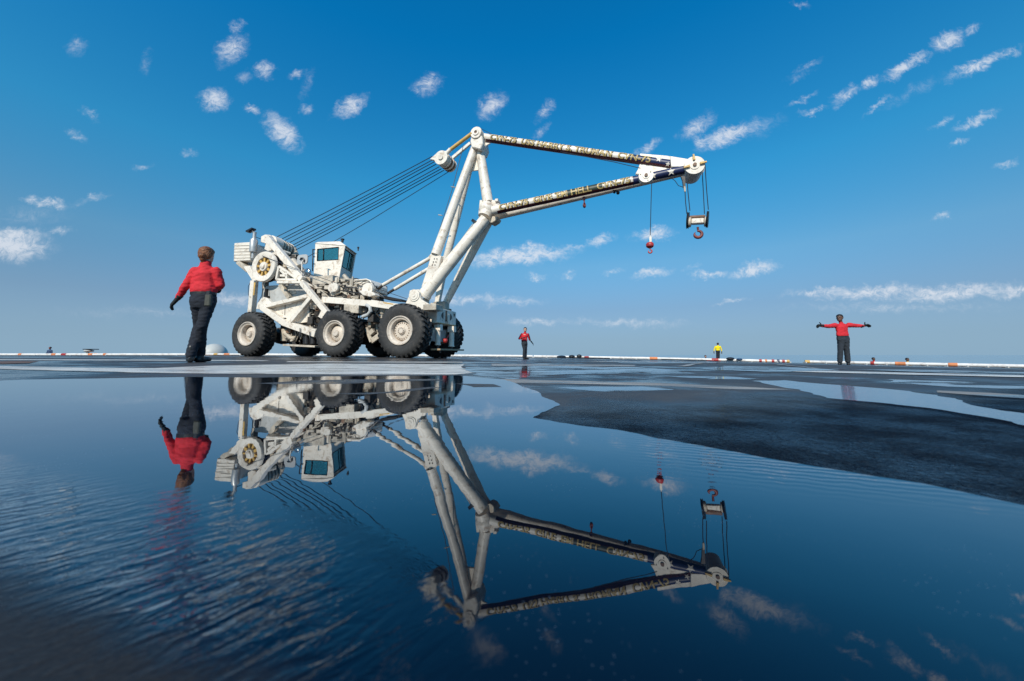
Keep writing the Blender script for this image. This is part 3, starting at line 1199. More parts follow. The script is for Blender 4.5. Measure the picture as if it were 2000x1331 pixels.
B('upper_frame_beam', (545, 552.5, .48), (592, 552.5, .48), 5, depth=.22)
B('frame_strut', (548, 556, .8), (566, 583, .8), 8, depth=.14, mat_=WHITE2)
plate('fuel_tank_panel', [(527, 602), (603, 585), (604, 629), (566, 634), (548, 622)], .58, .08)
T('panel_seam', (557, 594, .57), (556, 616, .57), .8, DARKM)
for _x, _y in ((540, 606), (551, 612), (570, 603), (585, 600), (596, 620)):
    T('panel_bolt', (_x, _y, .575), (_x + .8, _y, .575), 1.2, BROWNM, n=6)
plate('fuel_tank_panel', [(604, 590), (615, 590), (617, 604), (606, 604)], .6, .1)
# big rounded tank behind the frame
m_ = MB()
c0, c1 = P(520, 581, .95), P(602, 578, .95)
rr_ = 23 * pxm(520, 580, .95)
tk = [c0 + ZZ * rr_ * .95 + UU * .1]
prof_pts = []
for k in range(9):
    a_ = math.pi / 2 + math.pi * k / 8
    prof_pts.append(c0 + UU * (math.cos(a_) * rr_ * .55) + ZZ * (math.sin(a_) * rr_))
prof_pts += [c1 - ZZ * rr_ * .9 + UU * .2, c1 + ZZ * rr_ * 1.0 + UU * .2]
m_.prism(prof_pts, WW * 1.4)
m_.build('engine_cowl', GREYP, crane, bevel=.03)
plate('cowl_label', [(566, 570), (576, 566), (578, 573), (567, 576)], .93, .012, WHITE, bevel=0)
m_ = MB()
for k, (x, y) in enumerate(((520, 576), (523, 590))):
    m_.box(P(x, y, .9), .10, .1, .5, UU, WW, ZZ)
m_.build('cowl_strap', BLACK, crane, each=True)
# pipes and machinery in the dark bay between the wheels
m_ = MB()
m_.box(P(618, 612, 1.2), 1.6, 1.0, 1.3, UU, WW, ZZ)
m_.box(P(690, 600, 1.3), 2.2, 1.0, .6, UU, WW, ZZ)
m_.box(P(600, 652, 1.3), 1.3, 1.0, .3, UU, WW, ZZ)
m_.build('engine_block', DARKM, crane, bevel=.03)
rnd = random.Random(4)
m_ = MB()
for k in range(26):
    x, y = rnd.uniform(604, 632), rnd.uniform(590, 642)
    pts_ = [P(x, y, .62)]
    for q in range(4):
        x += rnd.choice((-1, 1)) * rnd.uniform(2, 8) * (q % 2)
        y += rnd.uniform(2, 7) * ((q + 1) % 2)
        pts_.append(P(x, y, .62 + rnd.uniform(-.08, .1)))
    m_.path(pts_, rnd.uniform(.012, .03), 6, rnd.choice((0, 0, 1, 1, 2)))
m_.build('hydraulic_hose', [BLACK, WHITE2, BROWNM], crane, each=True)
m_ = MB()
for k in range(20):
    x, y = rnd.uniform(632, 735), rnd.uniform(592, 606)
    m_.box(P(x, y, rnd.uniform(.7, 1)), rnd.uniform(.08, .3), .2, rnd.uniform(.1, .32), UU, WW, ZZ, mi=rnd.choice((0, 1, 2)))
for k in range(16):
    x = rnd.uniform(632, 745)
    m_.path([P(x, 590, .7), P(x + rnd.uniform(-4, 4), 600, .62), P(x + rnd.uniform(-9, 9), 612, .7), P(x + rnd.uniform(-9, 9), 628, .8)], rnd.uniform(.012, .03), 6, rnd.choice((0, 1, 2)))
m_.build('engine_fitting', [DARKM, WHITE2, BROWNM], crane, each=True)
# ribbed box and ring duct under the rail
m_ = MB()
for k in range(9):
    x = 679 + k * 3.1
    m_.box(P(x, 603 + k * .3, .58), .085, .3, .30, UU, WW, ZZ)
m_.box(P(692, 604, .8), .6, .3, .27, UU, WW, ZZ)
m_.build('ribbed_cooler', WHITE2, crane, bevel=.008)
m_ = MB()
cc = P(711, 604, .75)
m_.lathe(cc, NB, [(.26, 0), (.26, .15), (.19, .15), (.17, .02)], 24, 0, True)
m_.lathe(cc + WW * .05, NB, [(.15, 0), (.13, .12), (.001, .1)], 18, 1, True)
m_.build('fan_duct', [BLACK, WHITE2], crane)
m_ = MB()
m_.path([P(716, 596, .45), P(723, 600, .42), P(724, 608, .42), P(719, 615, .45), P(709, 619, .5)], .07, 10)
m_.build('exhaust_elbow', GREYP, crane)
# suspension link seen between middle and front wheel
m_ = MB()
m_.beam(P(716, 640, .75), P(726, 668, .75), .1, 7 * pxm(720, 650, .75))
m_.beam(P(726, 667, .75), P(742, 655, .75), .1, 10 * pxm(730, 660, .75))
m_.beam(P(724, 645, .72), P(729, 652, .72), .12, 10 * pxm(724, 645, .7))
m_.box(P(725, 633, .9), .12, .2, .3, UU, WW, ZZ)
m_.build('suspension_link', WHITE2, crane, bevel=.01)
m_ = MB()
m_.path([P(735, 606, .8), P(736, 640, .9), P(741, 662, .9)], .04, 8)
m_.tube(P(748, 600, .7), P(748, 614, .7), .13, .1)
m_.tube(P(748, 608, .7), P(747, 622, .7), .07)
m_.build('damper', WHITE2, crane)
m_ = MB()
m_.box(P(562, 655, 1.0), .3, .4, .5, UU, WW, ZZ)
m_.tube(P(556, 650, .8), P(570, 662, .8), .1)
m_.tube(P(566, 661, .8), P(578, 661, .8), .09)
m_.tube(P(570, 664, .75), P(571, 668, .75), .07)
m_.build('brake_unit', WHITE2, crane, bevel=.02)
# side step
m_ = MB()
m_.beam(P(563, 674.5, .45), P(625, 677.5, .45), .5, 3.6 * pxm(590, 676, .4))
m_.build('side_step', WHITE2, crane, bevel=.006)
m_ = MB()
for x, y0 in ((586, 641), (605, 648)):
    m_.path([P(x, y0, .3), P(x, 676, .3)], .018, 6)
for x in (599, 612):
    m_.tube(P(x, 658, .62), P(x, 672, .62), .13)
m_.build('step_hanger', [BLACK], crane, each=True)

# ---- rear upper works: counterweight, exhaust, winch
m_ = MB()
c = [P(457.5, 475, .9), P(488, 473, .9), P(488, 509, .9), P(456, 511, .9)]
m_.prism(c, WW * 1.7)
m_.build('counterweight', WHITE, crane, bevel=.02)
m_ = MB()
for k in range(5):
    y = 480 + k * 6
    m_.prism([P(457, y, .895), P(488, y - .6, .895), P(488, y + .2, .895), P(457, y + .8, .895)], WW * -.012)
m_.build('counterweight_rib', WHITE2, crane, each=True)
B('counterweight_bracket', (470, 513, 1.1), (490, 530, 1.1), 9, depth=.35, mat_=WHITE2)
plate('winch_bracket', [(475, 521), (487, 519), (500, 548), (493, 549)], .8, .2)
plate('winch_side_frame', [(503, 500), (540, 492), (600, 545), (592, 552), (540, 549), (500, 547)], 1.05, .1)
m_ = MB()
ec = P(494.5, 493, .85)
em = pxm(494, 480, .85)
m_.lathe(ec, ZZ, [(.001, -.0), (6.6 * em, 0), (6.8 * em, .05), (6.8 * em, 22 * em), (5.5 * em, 26 * em), (3.2 * em, 27 * em), (3.0 * em, 38 * em), (3.6 * em, 38.3 * em), (3.6 * em, 40 * em), (.001, 40 * em)], 24, 0, True)
m_.tube(ec - ZZ * .28, ec, .06)
ex = m_.build('exhaust_stack', mat('galvanised_steel', (.50, .50, .49), .38, metal=.4, vary=.2, vscale=4), crane)
m_ = MB()
m_.beam(P(484, 453.5, .85), P(496, 447.5, .85), .2, 3 * em)
m_.tube(P(488, 453, .85), P(494, 452, .85), .05)
m_.tube(P(494.5, 450.5, .85), P(494.5, 454, .85), .05)
m_.build('rain_flap', BLACK, ex)
T('exhaust_stay', (498, 463, .85), (512, 468, 1.1), 1.2, BLACK)
# winch drum with spoked end wheel
dc = P(514.5, 521, .55)
dm = pxm(514, 521, .55)
m_ = MB()
m_.lathe(dc, WW, [(30.5 * dm, .02), (30.5 * dm, .12), (18.5 * dm, .12), (18.5 * dm, .0), (20 * dm, -.02), (29.5 * dm, -.02), (30.5 * dm, .02)], 48, 0, True)
wd = m_.build('winch_drum', WHITE, crane)
m_ = MB()
a_, s_, u_ = frame_of(WW)
for k in range(9):
    th = 2 * math.pi * k / 9 + .15
    dr = s_ * math.cos(th) + u_ * math.sin(th)
    m_.beam(dc + dr * 8 * dm + WW * .07, dc + dr * 19.5 * dm + WW * .07, .09, 4.2 * dm, WW)
m_.build('spoke', YELLOW, wd, each=True)
m_ = MB()
m_.lathe(dc, WW, [(9.5 * dm, .12), (9.5 * dm, -.0), (8.6 * dm, -.03), (5.2 * dm, -.03), (5.0 * dm, -.07), (4.2 * dm, -.08), (.001, -.08)], 28, 0, True)
m_.build('drum_hub', WHITE, wd)
m_ = MB()
m_.lathe(dc, WW, [(24 * dm, .16), (24 * dm, .25), (29 * dm, .25), (29 * dm, .30), (19 * dm, .34), (19 * dm, 1.0), (29 * dm, 1.02), (29 * dm, 1.08), (.001, 1.1)], 40, 0, True)
m_.build('drum_barrel', BLACK, wd)
m_ = MB()
for k in range(18):
    m_.lathe(dc + WW * (.36 + k * .036), WW, [(18.6 * dm, -.018), (19.6 * dm, 0), (18.6 * dm, .018)], 32, 0, True)
m_.build('wound_rope', ROPE, wd)
# triangular lattice bracket beside the drum
m_ = MB()
for a, b_ in (((546, 521), (541, 547)), ((541, 547), (582, 547)), ((546, 521), (583, 546)), ((549, 539), (562, 539)), ((561, 531), (561, 547)), ((549, 528), (560, 539))):
    m_.beam(P(*a, .62), P(*b_, .62), .12, 4.5 * dm)
m_.build('lattice_bracket', WHITE, crane, bevel=.01)
# head frame arm
B('head_frame_arm', (524, 466, .95), (592, 547, .62), 12, depth=.22)
plate('head_frame_plate', [(510, 462), (517, 458.5), (527, 459), (534, 470), (530, 489), (523, 491), (516, 487), (519, 476), (509, 473)], 1.0, .1)
B('head_frame_arm', (560, 490, 2.2), (602, 545, 2.2), 9, depth=.18, mat_=WHITE2)
T('head_frame_tie', (540, 487, 1.0), (566, 496, 1.5), 6)
# sheave bank for the luffing rope
m_ = MB()
h0, h1 = P(527, 474, 1.12), P(564, 490, 2.1)
for k in range(12):
    fr = .38 + .055 * k
    cc = h0.lerp(h1, fr)
    m_.lathe(cc, WW, [(.10, -.03), (.34, -.03), (.27, 0), (.34, .03), (.10, .03)], 24, k % 3 == 1, True)
m_.lathe(h0.lerp(h1, .05), WW, [(.001, -.02), (.29, -.02), (.34, 0), (.34, .36), (.30, .38), (.001, .38)], 24, 0, True)
m_.tube(h0, h1, .09)
m_.build('luffing_sheave', [WHITE, DARKM], crane)
plate('head_frame_plate', [(564, 478), (575, 482), (581, 497), (572, 504), (562, 500)], 2.5, .1, WHITE2)
# small oil cooler pieces behind the arm
m_ = MB()
for k in range(10):
    x, y = 560 + rnd.uniform(0, 28), 496 + rnd.uniform(0, 28)
    m_.box(P(x, y, rnd.uniform(1.0, 1.5)), rnd.uniform(.08, .22), .25, rnd.uniform(.08, .25), UU, WW, ZZ, mi=rnd.choice((0, 0, 1)))
m_.tube(P(572, 508, 1.0), P(583, 522, 1.0), .12, mi=0)
m_.tube(P(567, 519, .9), P(577, 527, .9), .10, mi=1)
m_.build('valve_block', [WHITE2, DARKM], crane, bevel=.015)
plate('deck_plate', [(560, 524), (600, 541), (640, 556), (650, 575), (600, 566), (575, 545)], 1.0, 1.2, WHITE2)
# mirrors left of the cab
m_ = MB()
mm = pxm(590, 508, .6)
mc = P(590, 507, .6)
pts_ = []
for k in range(20):
    a_ = 2 * math.pi * k / 20
    cx_, sx_ = math.cos(a_), math.sin(a_)
    pts_.append(mc + UU * (abs(cx_) ** .5 * math.copysign(13.2, cx_)) * mm + ZZ * (abs(sx_) ** .5 * math.copysign(9.8, sx_)) * mm)
m_.prism(pts_, WW * .05)
mo = m_.build('mirror', mat('mirror_back_grey', (.46, .46, .45), .4, vary=.1), crane, bevel=.008)
m_ = MB()
m_.path([P(586, 508, .56), P(588, 504.5, .56), P(592, 504.5, .56), P(594, 508, .56), P(593, 512, .56)], .028, 6)
m_.build('mirror_hook', BLACK, mo)
T('mirror_post', (590, 511, .56), (589, 545, .56), 2.2)
m_ = MB()
mc = P(601, 533, .7)
m_.lathe(mc, NB, [(.001, .10), (5 * mm, .09), (8.2 * mm, .04), (8.6 * mm, 0), (.001, -.02)], 24, 0, True)
m_.build('convex_mirror', mat('chrome_mirror', (.35, .37, .38), .12, metal=.9), crane)
B('mirror_arm', (590, 548, .6), (611, 560, .7), 3, depth=.1)

# ---- cab
cab_t0, cab_t1 = .80, 2.05
TLb, TRb, FTb, FBb, BLb = (616, 476), (662, 471.5), (674.5, 481), (662.5, 543), (612.5, 540)
mb = MB()


def wall_with_hole(m__, outer, hole, thick_v, mi=0):
    """outer and hole: 4 points each, same order"""
    n_ = 4
    o1 = [Vector(p) for p in outer]
    h1_ = [Vector(p) for p in hole]
    v_ = o1 + h1_ + [p + thick_v for p in o1] + [p + thick_v for p in h1_]
    f_ = []
    for i in range(4):
        j = (i + 1) % 4
        f_ += [(i, j, 4 + j, 4 + i), (8 + j, 8 + i, 12 + i, 12 + j), (4 + i, 4 + j, 12 + j, 12 + i), (j, i, 8 + i, 8 + j)]
    m__.add(v_, f_, mi)


mb = MB()
WWo, UUo = WW, UU
WW = Vector((-.05, .9987, 0)).normalized()       # the cab is turned a little on its slewing ring
UU = Vector((.9987, .05, 0)).normalized()
cabA = P(616, 476, cab_t0)


def PC(px, py, off=0.0):
    d = ray(px, py)
    k = ((cabA - CAMP).dot(WW) + off) / d.dot(WW)
    return CAMP + d * k


side = [PC(616, 476), PC(674, 481), PC(662.5, 543), PC(612.5, 540)]
hole = [PC(620, 487), PC(661.5, 483), PC(660.5, 507.5), PC(619.5, 510)]
wall_with_hole(mb, side, hole, WW * .06)
wall_with_hole(mb, [p + WW * (cab_t1 - cab_t0 - .06) for p in side], [p + WW * (cab_t1 - cab_t0 - .06) for p in hole], WW * .06)
Wc = cab_t1 - cab_t0
fo = [side[1] + WW * .062, side[1] + WW * (Wc - .062), side[2] + WW * (Wc - .062), side[2] + WW * .062]
fo = [p - UU * .05 for p in fo]


def bil(q, a, b_):
    return q[0].lerp(q[1], a).lerp(q[3].lerp(q[2], a), b_)


fh = [bil(fo, .10, .06), bil(fo, .96, .06), bil(fo, .96, .62), bil(fo, .10, .62)]
wall_with_hole(mb, fo, fh, -UU * .05)
bk = [side[0] + WW * .062, side[0] + WW * (Wc - .062), side[3] + WW * (Wc - .062), side[3] + WW * .062]
bk = [p + UU * .03 for p in bk]
bh = [bil(bk, .15, .12), bil(bk, .85, .12), bil(bk, .85, .5), bil(bk, .15, .5)]
wall_with_hole(mb, bk, bh, UU * .05)
flr = [side[3] + ZZ * .01, side[2] + ZZ * .01]
mb.hexa([side[3] - ZZ * .05, side[2] - ZZ * .05, side[2] - ZZ * .05 + WW * Wc, side[3] - ZZ * .05 + WW * Wc],
        [side[3] - ZZ * .003, side[2] - ZZ * .003, side[2] - ZZ * .003 + WW * Wc, side[3] - ZZ * .003 + WW * Wc])
cab = mb.build('cab', WHITE, crane)
m_ = MB()
# roof: hipped, with a visor over the windscreen
r0 = [side[0] + ZZ * .003 - UU * .03 - WW * .03, side[1] + ZZ * .003 + UU * .06 - WW * .03, side[1] + ZZ * .003 + UU * .06 + WW * (Wc + .03), side[0] + ZZ * .003 - UU * .03 + WW * (Wc + .03)]
pk = PC(662, 471)
r1 = [r0[0] + ZZ * .10 + UU * .1 + WW * .12, Vector(pk) + WW * .10 + ZZ * .02, Vector(pk) + WW * (Wc - .1) + ZZ * .02, r0[3] + ZZ * .10 + UU * .1 - WW * .12]
m_.hexa(r0, r1)
m_.build('roof', WHITE, cab, bevel=.01)
for nm_, q_, off in (('side_window', hole, WW * .03), ('side_window', [p + WW * (Wc - .06) for p in hole], WW * .03)):
    m_ = MB()
    m_.prism([p + off for p in q_], WW * .008)
    m_.build(nm_, GLASS, cab)
m_ = MB()
m_.prism([p - UU * .03 for p in fh], -UU * .008)
m_.build('windscreen', GLASS, cab)
m_ = MB()
m_.prism([p + UU * .03 for p in bh], UU * .008)
m_.build('rear_window', GLASS, cab)
m_ = MB()   # black rubber frames
for q_ in (hole, fh):
    off = NB * .004 if q_ is hole else UU * .004
    for i in range(4):
        m_.path([q_[i] + off, q_[(i + 1) % 4] + off], .014, 5)
m_.path([bil(fo, .70, .06) + UU * .01, bil(fo, .70, .62) + UU * .01], .02, 6)
m_.path([bil(hole, .28, 0) + WW * .01, bil(hole, .28, 1) + WW * .01], .018, 6)
m_.build('window_seal', BLACK, cab)
m_ = MB()   # seat and operator console seen through the glass
m_.box(P(640, 505, 1.4), .45, .45, .5, UU, WW, ZZ)
m_.box(P(630, 500, 1.4), .12, .45, .7, UU, WW, ZZ)
m_.build('driver_seat', BLACK, cab)
WW, UU = WWo, UUo
m_ = MB()
lp = Vector(pk) + WW * .2
m_.tube(lp, lp + ZZ * .12, .05)
m_.box(lp + ZZ * .13, .12, .1, .06, UU, WW, ZZ)
lp = Vector(side[1]) + WW * .8 + ZZ * .02
m_.path([lp, lp + ZZ * .10], .03, 6)
m_.ball(lp + ZZ * .14, .05)
m_.build('work_lamp', BLACK, cab)
m_ = MB()
for q in range(3):
    m_.path([P(611.5, 488 + q * 14, .78), P(615.5, 488 + q * 14, .78)], .02, 6)
m_.path([P(611.2, 487, .76), P(610.6, 530, .76)], .025, 6)
m_.build('grab_rail', BLACK, cab)
# cab pedestal and machinery under it
m_ = MB()
m_.box(P(648, 552, 1.2), 1.0, 1.0, .35, UU, WW, ZZ)
m_.build('cab_pedestal', WHITE2, crane, bevel=.02)
m_ = MB()
m_.box(P(665, 562, 1.4), 2.4, 1.0, .45, UU, WW, ZZ)
m_.box(P(690, 582, 1.4), 1.9, 1.4, .3, UU, WW, ZZ)
m_.build('engine_bay', DARKM, crane, bevel=.02)
m_ = MB()
wc_ = P(650, 563, .55)
wm_ = pxm(650, 563, .55)
m_.lathe(wc_ + WW * .12, WW, [(14 * wm_, 0), (14 * wm_, .09), (.01, .1)], 28, 0, True)
m_.lathe(wc_ + WW * .12, NB, [(14 * wm_, 0), (13 * wm_, .03), (10 * wm_, .05), (.001, .05)], 28, 0, True)
m_.prism([wc_ + UU * (math.cos(a_) * 7.5 + (9 if math.cos(a_) > 0 else 0)) * wm_ + ZZ * math.sin(a_) * 8.5 * wm_ + NB * .0 for a_ in [k * math.pi / 10 for k in range(20)]], NB * .1)
m_.build('auxiliary_winch', WHITE, crane, bevel=.01)
m_ = MB()
m_.prism([P(685, 548, .7), P(716, 545, .7), P(722, 548, .7), P(728, 556, .7), P(728, 569, .7), P(700, 569, .7), P(686, 560, .7)], WW * .9)
m_.build('machinery_cover', WHITE, crane, bevel=.02)
m_ = MB()
m_.path([P(686, 548.5, .66), P(716, 546, .66), P(723, 549, .66), P(728, 558, .66)], .03, 6)
m_.build('cover_rail', WHITE, crane)
m_ = MB()
fc = P(717, 565, .45)
m_.lathe(fc, WW, [(.001, -.02), (4 * wm_, -.02), (4.5 * wm_, 0), (11.5 * wm_, .0), (12 * wm_, .03), (12 * wm_, .2), (.001, .2)], 28, 0, True)
m_.build('rope_guide_wheel', WHITE, crane)
m_ = MB()
m_.prism([P(700, 568, .35), P(715, 567, .35), P(730, 572, .35), P(733, 577, .35), P(722, 580, .35), P(708, 577, .35)], WW * .3)
m_.build('wheel_bracket', WHITE, crane, bevel=.02)
m_ = MB()
m_.prism([P(733, 555, 1.6), P(742, 555, 1.6), P(742, 580, 1.6), P(733, 580, 1.6)], WW * .5)
m_.build('control_box', GREYP, crane, bevel=.01)
m_ = MB()
for x, y, w_, h_ in ((660, 558, 5, 14), (671, 566, 9, 8), (680, 571, 7, 10), (688, 565, 6, 10), (628, 570, 8, 9), (638, 577, 10, 5), (622, 562, 5, 8), (612, 568, 6, 6), (675, 549, 10, 6), (655, 577, 8, 6), (700, 583, 12, 4), (668, 583, 20, 5), (690, 556, 5, 16), (664, 548, 8, 10)):
    m_.box(P(x, y, .75), w_ * wm_, .3, h_ * wm_, UU, WW, ZZ)
for x0, y0, x1, y1, r_ in ((640, 553, 700, 590, .02), (612, 556, 650, 586, .03), (676, 552, 684, 590, .025), (655, 575, 690, 562, .03), (684, 545, 700, 556, .02), (600, 556, 640, 572, .02), (664, 546, 690, 546, .025)):
    m_.tube(P(x0, y0, .62), P(x1, y1, .62), r_, n=8)
m_.tube(P(672, 538, .75), P(683, 551, .75), .08)
m_.tube(P(690, 560, .62), P(694, 575, .62), .05)
m_.build('hydraulic_fitting', WHITE2, crane, bevel=.008)
m_ = MB()
m_.prism([P(750, 578, 1.0), P(783, 584.5, 1.0), P(783, 588, 1.0), P(748, 584, 1.0)], WW * .6)
m_.build('rubber_mat', BLACK, crane)
# loose small pieces of plant round the engine bay
m_ = MB()
for k in range(46):
    x, y = rnd.uniform(602, 738), rnd.uniform(549, 589)
    if y < 556 and x < 640:
        y += 8
    m_.box(P(x, y, rnd.uniform(.62, .9)), rnd.uniform(.05, .22), rnd.uniform(.08, .25), rnd.uniform(.05, .2), UU, WW, ZZ, mi=rnd.choice((0, 0, 0, 1, 2)))
    if k % 3 == 0:
        q = P(x, y, .6)
        m_.tube(q, q + (UU if k % 2 else ZZ) * rnd.uniform(.15, .4), rnd.uniform(.02, .06), n=10, mi=rnd.choice((0, 0, 1)))
m_.build('plant_fitting', [WHITE2, DARKM, BROWNM], crane, bevel=.006, kind='stuff')
for k in range(12):
    x, y = rnd.uniform(605, 725), rnd.uniform(552, 580)
    m_ = MB()
    m_.path([P(x, y, .6), P(x + rnd.uniform(5, 12), y + rnd.uniform(-6, 8), .55), P(x + rnd.uniform(14, 26), y + rnd.uniform(-2, 12), .56), P(x + rnd.uniform(20, 36), y + rnd.uniform(3, 16), .62)], rnd.uniform(.012, .022), 6)
    m_.build('hydraulic_hose', BLACK, crane)
m_ = MB()
for k in range(9):
    x = 560 + k * 7 + rnd.uniform(-2, 2)
    m_.box(P(x, 648 + rnd.uniform(-5, 14), rnd.uniform(.75, 1.1)), rnd.uniform(.08, .25), .2, rnd.uniform(.08, .25), UU, WW, ZZ, mi=k % 2)
    m_.path([P(x, 640, .8), P(x + 3, 655, .75), P(x - 2, 668, .8)], .02, 6, 2)
m_.build('axle_fitting', [WHITE2, BROWNM, BLACK], crane, bevel=.01, kind='stuff')
# pipes clipped along the boom legs
for a, b_ in (((848, 540, .86), (925, 436, 1.35)), ((838, 560, .84), (850, 541, .86))):
    T('hydraulic_pipe', a, b_, 1.4, WHITE2, n=6)
# ---- boom foot
m_ = MB()
for t_ in (.55, 1.0):
    m_.prism([P(792, 593, t_), P(798, 580, t_), P(800, 568, t_), P(808, 565, t_), P(818, 570, t_), P(822, 585, t_), P(842, 597, t_), P(842, 606, t_), P(795, 603, t_)], WW * .12)
m_.build('boom_foot_bracket', WHITE, crane, bevel=.01, each=True)
m_ = MB()
m_.lathe(P(808, 577, .5), WW, [(.001, -.02), (.06, -.02), (.07, 0), (.15, .0), (.15, .02), (.21, .02), (.21, .10), (.001, .12)], 28, 0, True)
m_.lathe(P(815, 575, .95), WW, [(.001, -.02), (.18, 0), (.18, .10), (.001, .12)], 28, 0, True)
m_.build('deflector_sheave', WHITE, crane)
m_ = MB()
m_.box(P(826, 591, .9), .25, .5, .28, UU, WW, ZZ)
m_.box(P(846, 602, .6), .5, .5, .2, UU, WW, ZZ)
for k in range(5):
    m_.tube(P(843 + k * 3.2, 592 + k * .8, .9), P(843 + k * 3.2, 606 + k * .8, .9), .045, n=8)
m_.box(P(862, 598, 2.1), .5, .4, .3, UU, WW, ZZ)
m_.build('boom_foot_pin', WHITE2, crane, bevel=.01)
# ---- front box, jacks and step
m_ = MB()
f0 = P(854, 600.5, .95)
fb = P(853, 631, .95)
wf = (P(878, 606, 2.0) - f0).dot(WW)
wf = 1.55
m_.hexa([fb - UU * .55, fb, fb + WW * wf, fb - UU * .55 + WW * wf], [f0 - UU * .55, f0, f0 + WW * wf, f0 - UU * .55 + WW * wf])
fbx = m_.build('front_box', WHITE, crane, bevel=.015)
fm = (f0 - fb).length


def FB(a, z, o=.006):
    return fb + WW * a * wf + ZZ * fm * z + UU * o


m_ = MB()
for sg in (-1, 1):
    arc = []
    for k in range(9):
        a_ = -1.1 + 2.2 * k / 8
        arc.append((.48 + sg * (.10 + .17 * math.cos(a_)), .55 + .26 * math.sin(a_)))
    m_.prism([FB(a, z) for a, z in arc], UU * .01, 0)
m_.prism([FB(.42, .2), FB(.44, .2), FB(.44, .92), FB(.42, .92)], UU * .05, 0)
m_.prism([FB(.50, .12), FB(.56, .12), FB(.56, .7), FB(.50, .6)], UU * .05, 1)
m_.prism([FB(.86, .66), FB(.90, .66), FB(.90, .85), FB(.86, .85)], UU * .02, 0)
m_.build('vent_hole', [BLACK, WHITE], fbx, each=True)
m_ = MB()
m_.prism([FB(0.02, .01), FB(.98, .01), FB(.98, .05), FB(.02, .05)], UU * .006)
m_.build('yellow_stripe', YELLOW, fbx)
m_ = MB()
m_.prism([P(842, 637, .7) - UU * .35, P(888, 645, 2.2) - UU * .35, P(884, 668, 2.2) - UU * .35, P(842, 665, .7) - UU * .35], -UU * .1)
m_.build('front_bumper_plate', GREYP, crane)
m_ = MB()
for (x0, y0, y1, t_) in ((855, 643, 673, 1.2), (881.5, 646, 676, 2.15)):
    q0, q1 = P(x0 + 1, y0, t_), P(x0, y1, t_)
    rj = 5.2 * pxm(x0, y0, t_)
    m_.tube(q0, q1, rj * .95, rj)
    m_.tube(q1 - ZZ * .03, q1, rj * 1.2, rj * 1.2)
    m_.box(q0 + ZZ * .05, rj * 2.6, .2, .22, UU, WW, ZZ)
    m_.tube(q1 - ZZ * .16, q1, rj * .5, mi=1)
m_.build('stabiliser_jack', [WHITE, BLACK], crane, bevel=0)
m_ = MB()
m_.beam(P(846, 645, .9), P(836, 674, .6), .08)
m_.build('jack_stay', WHITE2, crane, each=True)
m_ = MB()
m_.ball(P(870, 666, 1.5), .09)
m_.ball(P(867, 664, 1.5), .06)
m_.path([P(865, 662, 1.5), P(870, 668, 1.5), P(876, 655, 1.8)], .03, 6)
m_.build('air_coupling', RED, crane)
q0, q1, q2, q3 = P(846, 683.5, 1.0), P(903, 684.5, 3.0), P(897, 687, 2.9), P(846, 688, .8)
m_ = MB()
st0 = P(846, 684.5, .9)
m_.hexa([st0 - UU * .1, st0 + UU * .28, st0 + UU * .28 + WW * 2.0, st0 - UU * .1 + WW * 2.0],
        [st0 - UU * .1 + ZZ * .06, st0 + UU * .28 + ZZ * .06, st0 + UU * .28 + WW * 2.0 + ZZ * .06, st0 - UU * .1 + WW * 2.0 + ZZ * .06])
m_.build('front_step', [mat('tan_grip_step', (.42, .30, .18), .6, vary=.5, vscale=8, dirt=(.7, .6, .45), dirt_amt=.5)], crane)
m_ = MB()
m_.tube(P(790, 684, 1.4), P(860, 686, 1.4), .08)
m_.box(P(872, 606, 2.45), .3, .3, .1, UU, WW, ZZ)
m_.build('tow_bar', BLACK, crane)

# ---- A-frame and boom
CT = 1.6
T('a_frame_leg', (927, 290, CT - .12), (851, 498, .95), 15, w1=19)
plate('a_frame_leg_foot', [(842.5, 498), (862, 500), (856, 524), (838, 572), (823, 560), (828, 545)], .88, .20)
m_ = MB()
for k in range(3):
    for q in range(2):
        c_ = P(848.5 - k * 2.0 + q * 5, 506 + k * 6, .878)
        m_.tube(c_, c_ + NB * .01, .022, n=8)
m_.build('bolt_hole', BLACK, crane, each=True)
T('a_frame_leg', (924, 300, CT + .2), (866, 530, 2.35), 14, w1=14)
B('a_frame_leg_foot', (866, 528, 2.35), (854, 595, 2.35), 13, depth=.2, w1=8)
T('front_post', (934, 272, CT), (953, 396, CT), 16, w1=21)
plate('post_web', [(938, 276), (944, 278), (958, 280), (950, 284), (946, 292), (950, 340), (958, 392), (950, 394)], CT - .02, .05)
plate('apex_web', [(929, 292), (934, 290), (940, 332), (922, 334), (917, 336)], CT - .03, .06)
m_ = MB()
for k in range(5):
    c_ = P(927.5 - k * 1.3, 306 + k * 5.6, CT - .031)
    m_.tube(c_, c_ + NB * .01, .018, n=8)
m_.build('bolt_hole', BLACK, crane, each=True)
m_ = MB()
m_.prism([P(921, 262, CT - .35), P(941, 264, CT - .35), P(943, 280, CT - .35), P(938, 292, CT - .35), P(921, 288, CT - .35), P(918, 276, CT - .35)], WW * .7)
m_.build('apex_block', WHITE, crane, bevel=.03)
m_ = MB()
am = pxm(928, 257, CT)
m_.lathe(P(929, 258, CT - .42), WW, [(.001, .02), (2.6 * am, .02), (3 * am, -.01), (6 * am, -.01), (6.3 * am, .02), (11 * am, .02), (11.6 * am, .05), (11.6 * am, .8), (.001, .82)], 32, 0, True, mis=[1, 1, 0, 0, 0, 0, 0, 0])
m_.build('apex_sheave', [WHITE, BROWNM], crane)
